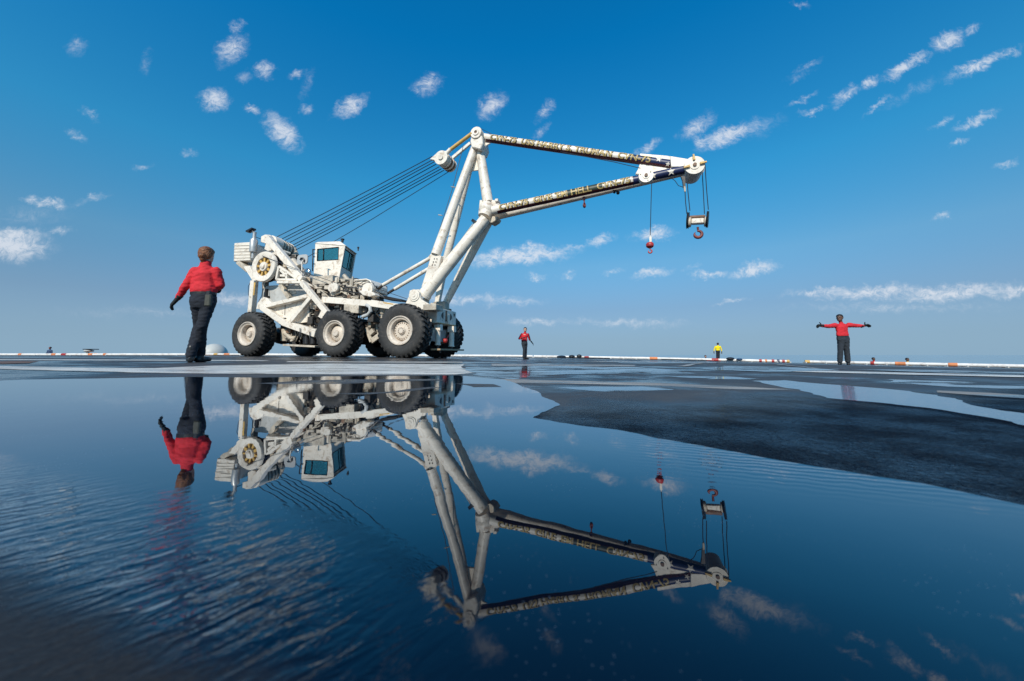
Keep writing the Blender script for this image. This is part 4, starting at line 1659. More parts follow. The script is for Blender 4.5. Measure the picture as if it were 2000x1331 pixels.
# main boom legs and elbow
T('main_boom_leg', (948, 428, CT - .16), (829, 576, .95), 22, w1=26)
T('main_boom_leg', (953, 432, CT + .25), (868, 598, 2.25), 21, w1=13)
T('boom_leg_collar', (831, 574, .95), (828, 578, .95), 28)
T('boom_leg_collar', (869, 596, 2.25), (867, 600, 2.25), 15, WHITE2)
T('boom_joint_ring', (935.5, 437, CT - .1), (932.8, 441, CT - .1), 31, BLACK)
m_ = MB()
m_.ball(P(951, 409, CT), 15 * am, 20)
m_.tube(P(953, 396, CT), P(949, 412, CT), 10 * am, 13 * am)
m_.tube(P(946, 424, CT - .1), P(952, 408, CT), 12 * am, 13 * am)
m_.build('boom_elbow', WHITE, crane)
plate('elbow_plate', [(937, 391), (941, 391), (945, 404), (944, 416), (935, 426), (934, 420)], CT - .05, .08)
plate('elbow_plate', [(956, 390), (970, 392), (976, 400), (990, 409), (970, 414), (955, 410)], CT - .06, .12)
m_ = MB()
m_.box(P(972, 394, CT), .12, .3, .10, UU, WW, ZZ)
m_.tube(P(971, 394, CT - .16), P(971, 394, CT - .18), .03, n=8, mi=1)
m_.build('hinge_lug', [WHITE, BLACK], crane, bevel=.01)
m_ = MB()
m_.prism([P(950, 431, CT), P(962, 422, CT), P(973, 424, CT), (P(970, 430, CT)), P(960, 436, CT)], WW * .4)
m_.build('elbow_latch', WHITE2, crane, bevel=.02)


def band_tube(name, a, b_, wpx0, wpx1, parent, sections, nseg=28, tdir=0.0):
    """tube with painted bands: sections = list of (fraction, function angle->material index)"""
    p0, p1 = P(*a), P(*b_)
    ax = (p1 - p0).normalized()
    nside = (NB - ax * NB.dot(ax)).normalized()
    up = nside.cross(ax)
    if up.z < 0:
        up = -up
    r0_, r1_ = wpx0 / 2 * pxm(*a), wpx1 / 2 * pxm(*b_)
    m__ = MB()
    fr = [0.0] + [s[0] for s in sections]
    for k in range(len(sections)):
        fa, fb_ = fr[k], fr[k + 1]
        va = []
        for f_ in (fa, fb_):
            c_ = p0.lerp(p1, f_)
            r_ = r0_ + (r1_ - r0_) * f_
            for i in range(nseg):
                th = 2 * math.pi * i / nseg
                va.append(c_ + (nside * math.cos(th) + up * math.sin(th)) * r_)
        for i in range(nseg):
            th = math.degrees(2 * math.pi * (i + .5) / nseg)
            th = th if th < 180 else th - 360
            j = (i + 1) % nseg
            m__.add([va[i], va[j], va[nseg + j], va[nseg + i]], [(0, 1, 2, 3)], sections[k][1](th), True)
    for p_, r_ in ((p0, r0_), (p1, r1_)):
        m__.add([p_ + (nside * math.cos(2 * math.pi * i / nseg) + up * math.sin(2 * math.pi * i / nseg)) * r_ for i in range(nseg)], [tuple(range(nseg))], 0)
    o = m__.build(name, [WHITE, MAROON, PINKISH, NAVY, DKGREEN], parent)
    return o, (p0, p1, ax, nside, up, r0_, r1_)


def std(th):       # seen side about 0, top +90
    if -135 < th < -37:
        return 1
    if 50 < th < 118:
        return 2
    return 0


def navy(th):
    return 3 if -112 < th < 60 else 0


def green(th):
    if -135 < th < -37:
        return 1
    return 4 if th < 110 and th > -38 else 0


up_tube, UT = band_tube('upper_boom_tube', (943, 269, CT), (1311, 322, CT), 15.5, 17, crane,
                        [(.03, lambda th: 0), (.80, std), (1.0, lambda th: 3 if -37 < th < 60 else (1 if -135 < th < -37 else 0))])
lo_tube, LT = band_tube('lower_boom_tube', (962, 412, CT - .32), (1340, 331, CT - .12), 17, 16, crane,
                        [(.03, lambda th: 0), (.42, std), (.60, green), (.75, std), (1.0, navy)])
T('lower_boom_tube', (962, 424, CT + .35), (1330, 338, CT + .2), 16, w1=15)


def text_mesh(txt, bold=0.0):
    c_ = D.curves.new('lettering', 'FONT')
    c_.body = txt
    c_.size = 1
    c_.offset = bold
    c_.space_character = 1.0
    c_.resolution_u = 3
    o_ = D.objects.new('tmp', c_)
    COL.objects.link(o_)
    bpy.context.view_layer.update()
    me = D.meshes.new_from_object(o_.evaluated_get(bpy.context.evaluated_depsgraph_get()))
    D.objects.remove(o_)
    D.curves.remove(c_)
    return me


def serif_text(txt, bold=0.0):
    """letters of the built in font with short bars added at the stem ends so that they read as slab capitals"""
    me = text_mesh(txt, bold)
    bm = bmesh.new()
    bm.from_mesh(me)
    return bm


def wrap_text(txt, TB, f0_, f1_, arc_mid, height, lift, m_, parent, bold=.0, dx=0.0, dth=0.0):
    p0, p1, ax, ns, up, ra, rb = TB
    Ltot = (p1 - p0).length
    bm = serif_text(txt, bold)
    xs = [v.co.x for v in bm.verts]
    x0_, x1_ = min(xs), max(xs)
    bmesh.ops.triangulate(bm, faces=bm.faces[:])
    bmesh.ops.subdivide_edges(bm, edges=[e for e in bm.edges if abs(e.verts[0].co.y - e.verts[1].co.y) > .3], cuts=2)
    for v in bm.verts:
        fx = (v.co.x - x0_) / (x1_ - x0_)
        f_ = f0_ + (f1_ - f0_) * fx + dx / Ltot
        r_ = ra + (rb - ra) * f_
        th = arc_mid + ((v.co.y - .35) / .72 * height + dth) / r_
        v.co = p0 + ax * (f_ * Ltot) + (ns * math.cos(th) + up * math.sin(th)) * (r_ + lift) - Ctx.org
    q_ = MB()
    bm.verts.index_update()
    q_.add([v.co + Ctx.org for v in bm.verts], [tuple(v.index for v in f.verts) for f in bm.faces])
    bm.free()
    return q_.build('lettering', m_, parent)


for TB, tx, fa, fb_, par in ((UT, "CVN-75  USS HARRY S. TRUMAN  CVN-75", .055, .905, up_tube), (LT, "CVN-75  GIVE 'EM HELL  CVN-75", .045, .735, lo_tube)):
    r_ = TB[5]
    wrap_text(tx, TB, fa, fb_, .04, r_ * 1.42, .006, BLACK, par, .045, dx=.025)
    wrap_text(tx, TB, fa, fb_, .04, r_ * 1.38, .014, GOLD, par, .022)


def star(TB, f_, th0, size, par, m_=WHITE):
    p0, p1, ax, ns, up, ra, rb = TB
    Lt = (p1 - p0).length
    r_ = ra + (rb - ra) * f_
    vs = []
    cpt = [(0, 0)]
    for k in range(10):
        a_ = math.pi / 2 + math.pi * k / 5
        rr = size if k % 2 == 0 else size * .42
        cpt.append((rr * math.cos(a_), rr * math.sin(a_)))
    for x, y in cpt:
        th = th0 + y / r_
        vs.append(p0 + ax * (f_ * Lt + x) + (ns * math.cos(th) + up * math.sin(th)) * (r_ + .012))
    m__ = MB()
    m__.add(vs, [(0, 1 + k, 1 + (k + 1) % 10) for k in range(10)])
    m__.build('painted_star', m_, par)


star(LT, .845, -.25, .11, lo_tube)
star(LT, .928, -.2, .13, lo_tube)
star(UT, .94, .3, .10, up_tube)
star(UT, .985, -.5, .08, up_tube)
# boom tip
plate('boom_tip_plate', [(1250, 300), (1300, 304), (1345, 311), (1352, 320), (1342, 333), (1300, 332), (1262, 340), (1241, 340), (1246, 331), (1250, 319)], CT - .03, .08)
plate('boom_tip_plate', [(1309, 305), (1345, 311), (1352, 320), (1342, 326), (1311, 326)], CT - .22, .06)
tm = pxm(1357, 323, CT)
m_ = MB()
tcn = P(1357, 322, CT - .35)
m_.lathe(tcn, WW, [(.001, -.04), (3.2 * tm, -.04), (3.4 * tm, .0), (8.5 * tm, .0), (9 * tm, .02), (17.5 * tm, .02), (18.3 * tm, .04), (18.3 * tm, .10), (16 * tm, .13), (17.8 * tm, .16), (17.8 * tm, .7), (.001, .72)], 36, 0, True, mis=[1, 1] + [0] * 9)
ts_ = m_.build('tip_sheave', [WHITE, BROWNM], crane)
m_ = MB()
for a_ in (95, 5, 190):
    a_ = math.radians(a_)
    dr = UU * math.cos(a_) + ZZ * math.sin(a_)
    m_.beam(tcn + dr * 9 * tm + NB * .02, tcn + dr * 20 * tm + NB * .02, .06, 4 * tm, WW, 0, .06, 2.5 * tm)
m_.build('rope_keeper', YELLOW, ts_, each=True)
m_ = MB()
m_.tube(P(1360, 331, CT + .35), P(1360, 331, CT + .9), 15 * tm)
m_.build('rear_tip_sheave', WHITE2, crane)
m_ = MB()
whc = P(1262, 342.5, CT - .45)
m_.lathe(whc, WW, [(.001, -.04), (3 * tm, -.04), (3.2 * tm, 0), (6.5 * tm, 0), (7 * tm, .02), (13.6 * tm, .02), (14 * tm, .04), (14 * tm, .1), (12 * tm, .13), (14 * tm, .16), (14 * tm, .22), (.001, .24)], 32, 0, True, mis=[1, 1] + [0] * 9)
for k in range(3):
    a_ = 2.2 * k + .6
    q = whc + (UU * math.cos(a_) + ZZ * math.sin(a_)) * 10.5 * tm
    m_.tube(q + WW * .03, q + NB * .0, .015, n=8, mi=2)
m_.build('whip_sheave', [WHITE, BROWNM, BLACK], crane)
# ropes
m_ = MB()
m_.path([P(1273, 352, CT - .4), P(1271.5, 400, CT - .4), P(1270, 460, CT - .4)], .012, 6)
whip_end = P(1270, 460, CT - .4)
m_.path([P(1338, 375, CT - .3), P(1339, 395, CT - .3), P(1341.5, 418, CT - .3)], .014, 6)
m_.path([P(1340.5, 326, CT - .3), P(1343, 368, CT - .3), P(1347.5, 412, CT - .3)], .014, 6)
m_.path([P(1371.5, 336, CT + .1), P(1374, 380, CT + .1), P(1376, 418, CT + .1)], .014, 6)
m_.path([P(1377, 322, CT - .3), P(1380, 370, CT - .2), P(1383.5, 410, CT - .1)], .014, 6)
m_.build('hoist_rope', ROPE, crane, each=True)
m_ = MB()
lu = [((844, 306, 1.35), (541, 463, 1.45)), ((846, 312, 1.4), (551, 467, 1.6)), ((849, 316, 1.5), (557, 470, 1.75)), ((852, 321, 1.6), (566, 474, 1.9)),
      ((858, 326, 1.8), (572, 479, 2.05)), ((862, 330, 1.9), (575, 483, 2.15)), ((867, 333, 2.0), (577, 489, 2.25))]
for a, b_ in lu:
    pa, pb = P(*a), P(*b_)
    m_.path([pa, pa.lerp(pb, .33) - ZZ * .04, pa.lerp(pb, .66) - ZZ * .04, pb], .0155, 6)
pa, pb = P(876, 336, 2.0), P(600, 503, 2.1)
m_.path([pa, pa.lerp(pb, .5) - ZZ * .05, pb], .013, 6)
m_.build('luffing_rope', ROPE, crane, each=True)
m_ = MB()
m_.path([P(512, 500, .5), P(590, 530, .5), P(679, 561, .5), P(745, 567, .6), P(797, 585, .6)], .011, 6)
m_.path([P(905, 285, 1.3), P(884, 368, 1.3), P(843, 500, 1.1)], .012, 6)
m_.path([P(940, 252, CT), P(960, 262, CT - .2)], .01, 6)
m_.path([P(1095, 297, CT - .2), P(1200, 317, CT - .3), P(1251, 329, CT - .4)], .011, 6)
m_.path([P(1309, 347, CT - .2), P(1318, 353, CT - .2), P(1325, 363, CT - .2), P(1334, 366, CT - .2)], .010, 6)
m_.path([P(491.5, 547, .62), P(485, 560, .6), P(485, 575, .6), P(489, 586, .6), P(496, 592, .6)], .012, 6)
m_.path([P(512, 553, .62), P(513, 566, .62), P(511, 578, .62), P(505, 590, .55)], .012, 6)
m_.build('guide_cable', ROPE, crane, each=True)
m_ = MB()
for (x, y) in ((881, 365), (856, 420)):
    m_.tube(P(x, y, 1.3), P(x + 8, y + 1.5, 1.3), .018, n=6)
m_.build('cable_bracket', WHITE2, crane, each=True)
# pendant links and floating block
T('pendant_link', (922, 261, 1.25), (878, 294, 1.25), 7, YELLOW)
T('pendant_link', (880, 292, 1.25), (866, 307, 1.25), 8, WHITE)
B('pendant_link', (919, 280, 2.2), (884, 309, 2.2), 6, depth=.1)
m_ = MB()
b0, b1 = P(862, 309, 1.2), P(882, 326, 2.1)
ba = (b1 - b0).normalized()
for k, (r_, d_) in enumerate(((14, 0), (13, .16), (14, .3), (14, .44), (14, .58), (14, .72), (13.5, .86))):
    cc = b0.lerp(b1, d_)
    m_.lathe(cc, WW, [(.05, -.045), (r_ * am, -.045), (r_ * am * .86, 0), (r_ * am, .045), (.05, .045)], 24, 1 if k in (3, 5) else 0, True)
m_.tube(b0 - WW * .1, b1 + WW * .1, .1)
m_.prism([P(840, 311, 1.2), P(849, 303, 1.2), P(858, 296, 1.2), P(872, 295, 1.2), P(868, 302, 1.2), P(850, 313, 1.2)], WW * .12)
m_.prism([P(868, 304, 2.1), P(884, 309, 2.1), P(888, 318, 2.1), P(880, 333, 2.1), P(872, 330, 2.1)], WW * .1)
m_.build('floating_block', [WHITE, BROWNM], crane)
# luffing struts
for (a, k_, b_) in (((843, 503, 1.0), (748, 557, 1.0), (729, 573, 1.0)), ((863, 510, 2.2), (771, 565, 2.2), (750, 578, 2.2))):
    o_ = T('boom_strut', a, k_, 7.5, w1=7)
    m_ = MB()
    m_.tube(P(*k_), P(*b_), 2.6 * pxm(*k_))
    m_.build('strut_rod', DARKM, o_)
m_ = MB()
m_.prism([P(848, 488, .93), P(853, 490, .93), P(851, 503, .93), P(840, 508, .93), P(836, 502, .93)], WW * .15)
m_.prism([P(868, 498, 2.25), P(864, 515, 2.25), P(855, 515, 2.25), P(856, 508, 2.25)], WW * .15)
m_.build('strut_lug', WHITE, crane, bevel=.01, each=True)
# main hook block
m_ = MB()
hb = pxm(1364, 430, CT)
cL, cR = P(1344, 431, CT - .2), P(1381.5, 429, CT - .32)
bd = (cR - cL).normalized()
hz_ = ZZ
m_.beam(cL.lerp(cR, .18) - hz_ * .05, cL.lerp(cR, .82) - hz_ * .05, 10 * hb, 11 * hb, ZZ, 0)
blk = m_.build('hook_block', WHITE, crane, bevel=.02)
m_ = MB()
m_.tube(cL.lerp(cR, .1) + hz_ * 6 * hb, cL.lerp(cR, .9) + hz_ * 6 * hb, .05)
m_.build('cross_shaft', BROWNM, blk)
for c_, sg in ((cL, 1), (cR, -1)):
    m_ = MB()
    m_.lathe(c_ - bd * sg * .03, bd * sg, [(.001, 0), (16 * hb, .0), (14.5 * hb, .025), (16 * hb, .05), (.001, .05)], 28, 0, True)
    m_.build('block_sheave', BLACK, blk)
    m_ = MB()
    m_.lathe(c_ + bd * sg * .02 - ZZ * 4 * hb, bd * sg, [(.001, 0), (9.5 * hb, .0), (9.5 * hb, .05), (7 * hb, .07), (.001, .07)], 28, 0, True)
    m_.build('cheek_plate', WHITE2, blk)


def hook_mb(top, size, side_v, mi=0):
    """shank and open hook hanging below 'top'"""
    m__ = MB()
    m__.tube(top + ZZ * size * .3, top - ZZ * size * .35, size * .22, size * .18)
    c_ = top - ZZ * size * 1.15
    pts_, rs = [], []
    for k in range(15):
        a_ = math.radians(100 - 325 * k / 14)
        pts_.append(c_ + (side_v * math.cos(a_) + ZZ * math.sin(a_)) * size * .68)
        rs.append(size * (.20 + .12 * math.sin(math.pi * k / 14)) * (1 if k < 12 else (15 - k) / 3.5))
    m__.path(pts_, rs, 10)
    return m__


hk = hook_mb(P(1363, 447, CT - .2), 9.6 * hb, UU)
hk.build('hook', REDBROWN, blk)
# sensor on the end of the tip
m_ = MB()
m_.prism([P(1330, 344, CT - .3), P(1338, 345, CT - .3), P(1339, 364, CT - .3), P(1335, 366, CT - .3), P(1333, 352, CT - .3)], WW * .1, 0)
m_.tube(P(1337, 365, CT - .3), P(1338, 375, CT - .3), .035, .025, mi=1)
m_.build('rope_socket', [DARKM, WHITE2], crane)
# headache ball
m_ = MB()
wb = pxm(1269, 480, CT)
m_.tube(whip_end, whip_end - ZZ * 4 * wb, .012, mi=1)
m_.box(whip_end - ZZ * 8 * wb, 4 * wb, .05, 10 * wb, UU, WW, ZZ, mi=1)
cb = P(1269.3, 479.5, CT - .4)
m_.lathe(cb, ZZ, [(.001, -6 * wb), (4 * wb, -5 * wb), (6.8 * wb, -2.4 * wb), (7 * wb, 0), (7 * wb, 2.6 * wb), (5 * wb, 5 * wb), (.001, 5.2 * wb)], 20, 0, True)
hb2 = m_.build('headache_ball', [RED, WHITE], crane)
hook_mb(cb - ZZ * 6.5 * wb, 4.6 * wb, UU).build('ball_hook', RED, hb2)
# small stowed hook and lights below the boom
m_ = hook_mb(P(1141, 394, CT - .1), 6.5 * wb, WW * .7 + UU * .3)
m_.box(P(1140.5, 388, CT - .1), .09, .09, .1, UU, WW, ZZ)
m_.build('stowed_hook', REDBROWN, crane)
m_ = MB()
m_.ball(P(1207, 377, CT), .06)
m_.ball(P(1200, 376, CT), .045)
m_.tube(P(1197, 372, CT), P(1208, 374, CT), .02, n=8)
m_.build('boom_lamp', BLACK, crane)

# ------------------------------------------------------------------ deck edge: padded white coaming
COAM = mat('white_coaming', (.80, .77, .73), .6, vary=.15, vscale=.7, dirt=(.35, .27, .22), dirt_amt=.55)
ORANGE = mat('orange_cover', (.75, .26, .10), .6, vary=.3)


def edge_point(px):
    """where the edge line is crossed by the vertical plane through this picture column"""
    k = (px - 1000) / F_PX
    best = None
    for a, b_ in zip(EDGE, EDGE[1:]):
        den = (b_[0] - a[0]) - k * (b_[1] - a[1])
        if abs(den) < 1e-9:
            continue
        tt = (k * a[1] - a[0]) / den
        if -1e-6 <= tt <= 1 + 1e-6:
            best = (a[0] + tt * (b_[0] - a[0]), a[1] + tt * (b_[1] - a[1]))
    return best


def edge_run(p0x, p1x, n=40):
    r_ = []
    for i in range(n + 1):
        e = edge_point(p0x + (p1x - p0x) * i / n)
        if e:
            z = deck_z(*e)
            r_.append(Vector((e[0], e[1] - .2, z + .12)))
    return r_


def coaming(p0x, p1x, label, covers):
    run = edge_run(p0x, p1x)
    root = thing('deck_edge_coaming', label, 'coaming', run[0] - ZZ * .12, 'white padded strips along the deck edge')
    m__ = MB()
    rs = [.115 + .012 * mnoise.noise(Vector((i * .9, p0x, 0))) for i in range(len(run))]
    m__.path([p + ZZ * .008 * mnoise.noise(Vector((p.x, 3, 0))) for p in run], rs, 10)
    m__.build('padded_tube', COAM, root)
    m__ = MB()
    for p in run[::2]:
        m__.box(p - ZZ * .07, .12, .3, .1)
    m__.build('tube_foot', GREYP, root, each=True)
    for (x0, x1, mm_) in covers:
        m__ = MB()
        rr = edge_run(x0, x1, 3)
        m__.path(rr, .135, 10)
        m__.build('band', mm_, root)


coaming(-330, 1040, 'white padded deck edge strip running behind the woman and the crane', [(48, 54, ORANGE), (112, 120, ORANGE), (131, 140, RED), (183, 191, ORANGE), (212, 217, ORANGE), (425, 432, YELLOW), (445, 455, ORANGE)])
coaming(1042, 1534, 'white padded deck edge strip behind the person in yellow, orange and red banded', [(1128, 1134, RED), (1265, 1280, ORANGE), (1385, 1398, RED), (1476, 1481, RED), (1487, 1491, ORANGE), (1500, 1505, RED), (1510, 1515, NAVY), (1520, 1525, RED), (1529, 1534, YELLOW)])
coaming(1564, 2330, 'white padded deck edge strip behind the person with outstretched arms', [(1564, 1573, YELLOW), (1690, 1697, RED), (1737, 1757, ORANGE), (1838, 1856, ORANGE)])


# ------------------------------------------------------------------ small things along the edge
def near_edge(px, back=0.6):
    e = edge_point(px)
    v = Vector((e[0], e[1], 0))
    v = v * (1 - back / v.length)
    return Vector((v.x, v.y, deck_z(v.x, v.y)))


dm_p = near_edge(421, -6)
dm_p.z = -.05
dome = thing('radar_dome', 'pale grey dome on the deck edge behind the woman in red', 'dome', dm_p)
m_ = MB()
dR = 17.5 * dm_p.length / F_PX * .98
m_.lathe(dm_p, ZZ, [(dR, -.5), (dR, .12)] + [(dR * math.cos(a_), .12 + dR * math.sin(a_)) for a_ in [k * math.pi / 20 for k in range(1, 11)]], 36, 0, True)
m_.build('dome_shell', mat('dome_grey', (.50, .50, .46), .5, vary=.1, vscale=.6), dome)
m_ = MB()
m_.lathe(dm_p, ZZ, [(dR * 1.03, -.3), (dR * 1.03, .05), (dR, .06)], 36, 0)
m_.build('base_ring', GREYP, dome)


def hose(label, pxs, y_back, r, m_, name='hose'):
    pp = []
    for (x, dy) in pxs:
        q = near_edge(x, y_back + dy)
        pp.append(q + ZZ * (r))
    o_ = MB()
    o_.path(pp, r, 6)
    Ctx.org = pp[0]
    ob = o_.build(name, m_)
    ob.location = pp[0]
    ob['label'] = label
    ob['category'] = 'hose'
    return ob


hose('black hose lying along the deck edge strip, right of the small man in red', [(1088, 0), (1100, 1), (1118, -.2), (1140, .6), (1165, .2), (1190, .8)], 1.2, .05, BLACK)
hose('dark hose lying on deck just left of the person in yellow', [(1290, .3), (1310, .9), (1335, 0), (1360, .8), (1385, .2)], 1.0, .045, BLACK)
hose('red hose lying at the feet of the person in yellow', [(1378, .2), (1388, .7), (1396, .1), (1404, .5)], 2.0, .04, RED)
hose('thin brown hose lying between the woman and the rear wheel', [(405, 0), (418, .8), (436, .1), (455, .9), (470, .2)], .8, .05, BROWNM)


def clutter(label, px, back, parts, name='gear_heap', cat='gear'):
    c_ = near_edge(px, back)
    root = thing(name, label, cat, c_)
    for nm_, dx, dz, sx, sz, m_, sh in parts:
        o_ = MB()
        q = c_ + Vector((dx, 0, dz + sz / 2))
        if sh == 'b':
            o_.box(q, sx, sx * .7, sz)
            o_.build(nm_, m_, root, bevel=.03)
        else:
            o_.ball(q, sx / 2, 12, 0, (1, .8, sz / sx))
            o_.build(nm_, m_, root)


clutter('dark heap of gear on deck right of the small person in red', 1106, 1.0, [('bag', -.5, 0, .9, .25, BLACK, 's'), ('bag', .5, 0, .6, .3, BLACK, 's'), ('sack', 1.2, 0, .5, .35, BLACK, 's'), ('chock', 1.9, 0, .4, .18, RED, 'b')])
clutter('low dark chocks against the edge strip right of the person in yellow', 1428, .6, [('chock', -.2, .1, .7, .28, BLACK, 's'), ('chock', .6, .1, .5, .2, mat('dark_blue_cloth', (.03, .08, .16), .8), 's')], 'wheel_chock', 'chock')
clutter('small pale floodlight on the deck edge left of the woman', 177, .3, [('housing', 0, .35, .9, .28, GREYP, 's'), ('visor', .2, .62, 1.0, .08, BLACK, 'b'), ('bracket', -.1, 0, .25, .4, GREYP, 'b'), ('cover', .9, 0, .4, .25, ORANGE, 'b')], 'floodlight', 'lamp')


# ------------------------------------------------------------------ people
def loft(m__, secs, n=16):
    """secs: (centre, half-width vector, half-depth vector); closed ends"""
    vs = []
    for c_, rx, ry in secs:
        for i in range(n):
            a_ = 2 * math.pi * i / n
            vs.append(c_ + rx * math.cos(a_) + ry * math.sin(a_))
    fs = [(j * n + i, j * n + (i + 1) % n, (j + 1) * n + (i + 1) % n, (j + 1) * n + i) for j in range(len(secs) - 1) for i in range(n)]
    fs += [tuple(reversed(range(n))), tuple(range((len(secs) - 1) * n, len(secs) * n))]
    m__.add(vs, fs)


def limb(m__, pts_, rs, n=12):
    """rounded tapering limb through the joints"""
    P_, R_ = [], []
    k = len(pts_)
    for i in range(k - 1):
        for q in range(4):
            f_ = q / 4
            P_.append(pts_[i].lerp(pts_[i + 1], f_))
            R_.append(rs[i] + (rs[i + 1] - rs[i]) * (f_ * f_ * (3 - 2 * f_)))
    P_.append(pts_[-1])
    R_.append(rs[-1])
    m__.path(P_, R_, n)
    for p_, r_ in ((pts_[0], rs[0]), (pts_[-1], rs[-1])):
        m__.ball(p_, r_, 12)
    for i in range(1, k - 1):
        m__.ball(pts_[i], rs[i] * .99, 12)


def remesh(m__, name, mat_, parent, vox, smooth=4, wrinkle=0.0, wscale=9.0):
    me = D.meshes.new('tmp')
    o_ = Ctx.org
    me.from_pydata([(x[0] - o_.x, x[1] - o_.y, x[2] - o_.z) for x in m__.v], [], m__.f)
    bm = bmesh.new()
    bm.from_mesh(me)
    bmesh.ops.recalc_face_normals(bm, faces=bm.faces)
    bm.to_mesh(me)
    bm.free()
    ob = D.objects.new('tmp', me)
    COL.objects.link(ob)
    r_ = ob.modifiers.new('r', 'REMESH')
    r_.mode = 'VOXEL'
    r_.voxel_size = vox
    s_ = ob.modifiers.new('s', 'SMOOTH')
    s_.iterations = smooth
    s_.factor = .5
    bpy.context.view_layer.update()
    me2 = D.meshes.new_from_object(ob.evaluated_get(bpy.context.evaluated_depsgraph_get()))
    D.objects.remove(ob)
    D.meshes.remove(me)
    me2.name = name
    if wrinkle:
        for v in me2.vertices:
            q = mnoise.noise(Vector((v.co.x * wscale, v.co.y * wscale, v.co.z * wscale * 1.9)))
            q2 = mnoise.noise(Vector((v.co.x * wscale * 2.3 + 5, v.co.y * wscale * 2.3, v.co.z * wscale * 4)))
            v.co += v.normal * (1 - abs(q) * 3) * wrinkle * .7 + v.normal * q2 * wrinkle * .5
    me2.materials.clear()
    me2.materials.append(mat_)
    for p_ in me2.polygons:
        p_.use_smooth = True
        p_.material_index = 0
    return link(name, me2, parent)


def person(label, base, S, J, face, cols, vox=.014, hair='short', sleeves='long', bun=False, group=None, name='person', hands=True, thumbs_up=False):
    """J: joints in world coordinates: head, neck, shl, shr, ell, elr, wrl, wrr, handl, handr, waist, hip, kl, kr, al, ar, tl, tr.
    face: unit vector the body faces; S: standing height"""
    root = thing(name, label, 'person', base, group)
    up = (J['neck'] - J['hip']).normalized()
    R = (J['shr'] - J['shl']).normalized()
    Fw = face.normalized()
    k = S / 1.75
    ar = cols.get('arm', 1.0)
    lr = cols.get('leg', 1.0)
    hd = J['head']
    nk = J['neck']
    hf = J.get('hface', Fw).normalized()
    hu = (ZZ - hf * hf.z).normalized()
    hr = hf.cross(hu).normalized()
    # --- body: head, neck, torso, arms and legs as one skin
    b_ = MB()
    hs_ = .118 * k
    secs = []
    for z_, w_, d_, fo_ in ((-1.02, .30, .30, .28), (-.92, .46, .52, .26), (-.70, .58, .74, .16), (-.4, .66, .84, .06), (-.05, .70, .90, 0), (.3, .72, .93, -.03), (.6, .66, .84, -.05), (.85, .46, .58, -.06), (.98, .2, .26, -.06)):
        secs.append((hd + hu * z_ * hs_ + hf * fo_ * hs_, hr * w_ * hs_, hf * d_ * hs_))
    loft(b_, secs, 18)
    # nose, brow, lips, ears
    b_.ball(hd + hf * .92 * hs_ - hu * .18 * hs_, .16 * hs_, 8)
    b_.ball(hd + hf * .86 * hs_ + hu * .02 * hs_, .10 * hs_, 8)
    b_.ball(hd + hf * .86 * hs_ - hu * .5 * hs_, .13 * hs_, 8)
    b_.ball(hd + hf * .82 * hs_ - hu * .8 * hs_, .15 * hs_, 8)
    for sg in (-1, 1):
        b_.ball(hd + hr * sg * .72 * hs_ - hu * .08 * hs_ - hf * .05 * hs_, .17 * hs_, 8, 0, (.8, .8, 1.3))
        b_.ball(hd + hr * sg * .28 * hs_ + hf * .80 * hs_ + hu * .14 * hs_, .13 * hs_, 8)
    limb(b_, [hd - hu * .6 * hs_ - hf * .15 * hs_, nk, nk.lerp(J['waist'], .15)], [.056 * k, .052 * k, .03 * k])
    loft(b_, [(J['hip'], R * .13 * k, Fw * .09 * k), (J['waist'], R * .12 * k, Fw * .085 * k), (nk.lerp(J['waist'], .35), R * .11 * k, Fw * .06 * k), (nk.lerp(J['waist'], .2), R * .09 * k, Fw * .05 * k)])
    for s_ in 'lr':
        limb(b_, [J['sh' + s_], J['el' + s_], J['wr' + s_]], [.050 * k, .038 * k, .026 * k], 10)
        limb(b_, [J['hip'].lerp(J['k' + s_], .12) + R * (.08 * k if s_ == 'r' else -.08 * k), J['k' + s_], J['a' + s_]], [.075 * k, .052 * k, .036 * k], 10)
    remesh(b_, 'body', cols['skin'], root, vox * .75, 3)
    # eyes
    e_ = MB()
    for sg in (-1, 1):
        e_.ball(hd + hr * sg * .27 * hs_ + hf * .86 * hs_ + hu * .05 * hs_, .085 * hs_, 8)
        e_.ball(hd + hr * sg * .27 * hs_ + hf * .90 * hs_ + hu * .24 * hs_, .06 * hs_, 8, 0, (2.2, 2.2, .6))
    e_.build('eye', HAIR_BL, root)
    # hair
    h_ = MB()
    cap = [(-.30, .70, .50, -.40), (.05, .77, .62, -.34), (.35, .79, .86, -.12), (.62, .74, .92, -.06), (.88, .54, .70, -.08), (1.05, .22, .3, -.08)]
    if hair == 'long':
        cap = [(-.75, .42, .34, -.52), (-.45, .66, .50, -.48)] + cap[1:]
        cap = [(z_, w_ * 1.05, d_ * 1.05, f_) for z_, w_, d_, f_ in cap]
    loft(h_, [(hd + hu * z_ * hs_ + hf * f_ * hs_, hr * w_ * hs_, hf * d_ * hs_) for z_, w_, d_, f_ in cap], 18)
    if bun:
        h_.ball(hd - hf * .98 * hs_ - hu * .35 * hs_, .40 * hs_, 12)
        h_.ball(hd - hf * .80 * hs_ - hu * .75 * hs_, .36 * hs_, 12)
        h_.ball(hd - hf * .66 * hs_ - hu * 1.1 * hs_, .26 * hs_, 12)
    remesh(h_, 'hair', cols['hair'], root, vox * .6, 2, .004 * k, 30)
    # --- jersey
    s_ = MB()
    ch = nk.lerp(J['waist'], .38)
    shw = (J['shr'] - J['shl']).length / 2
    mid = (J['shl'] + J['shr']) / 2
    hem = J['waist'].lerp(J['hip'], .35)
    ww_ = cols.get('waist_w', .152) * k
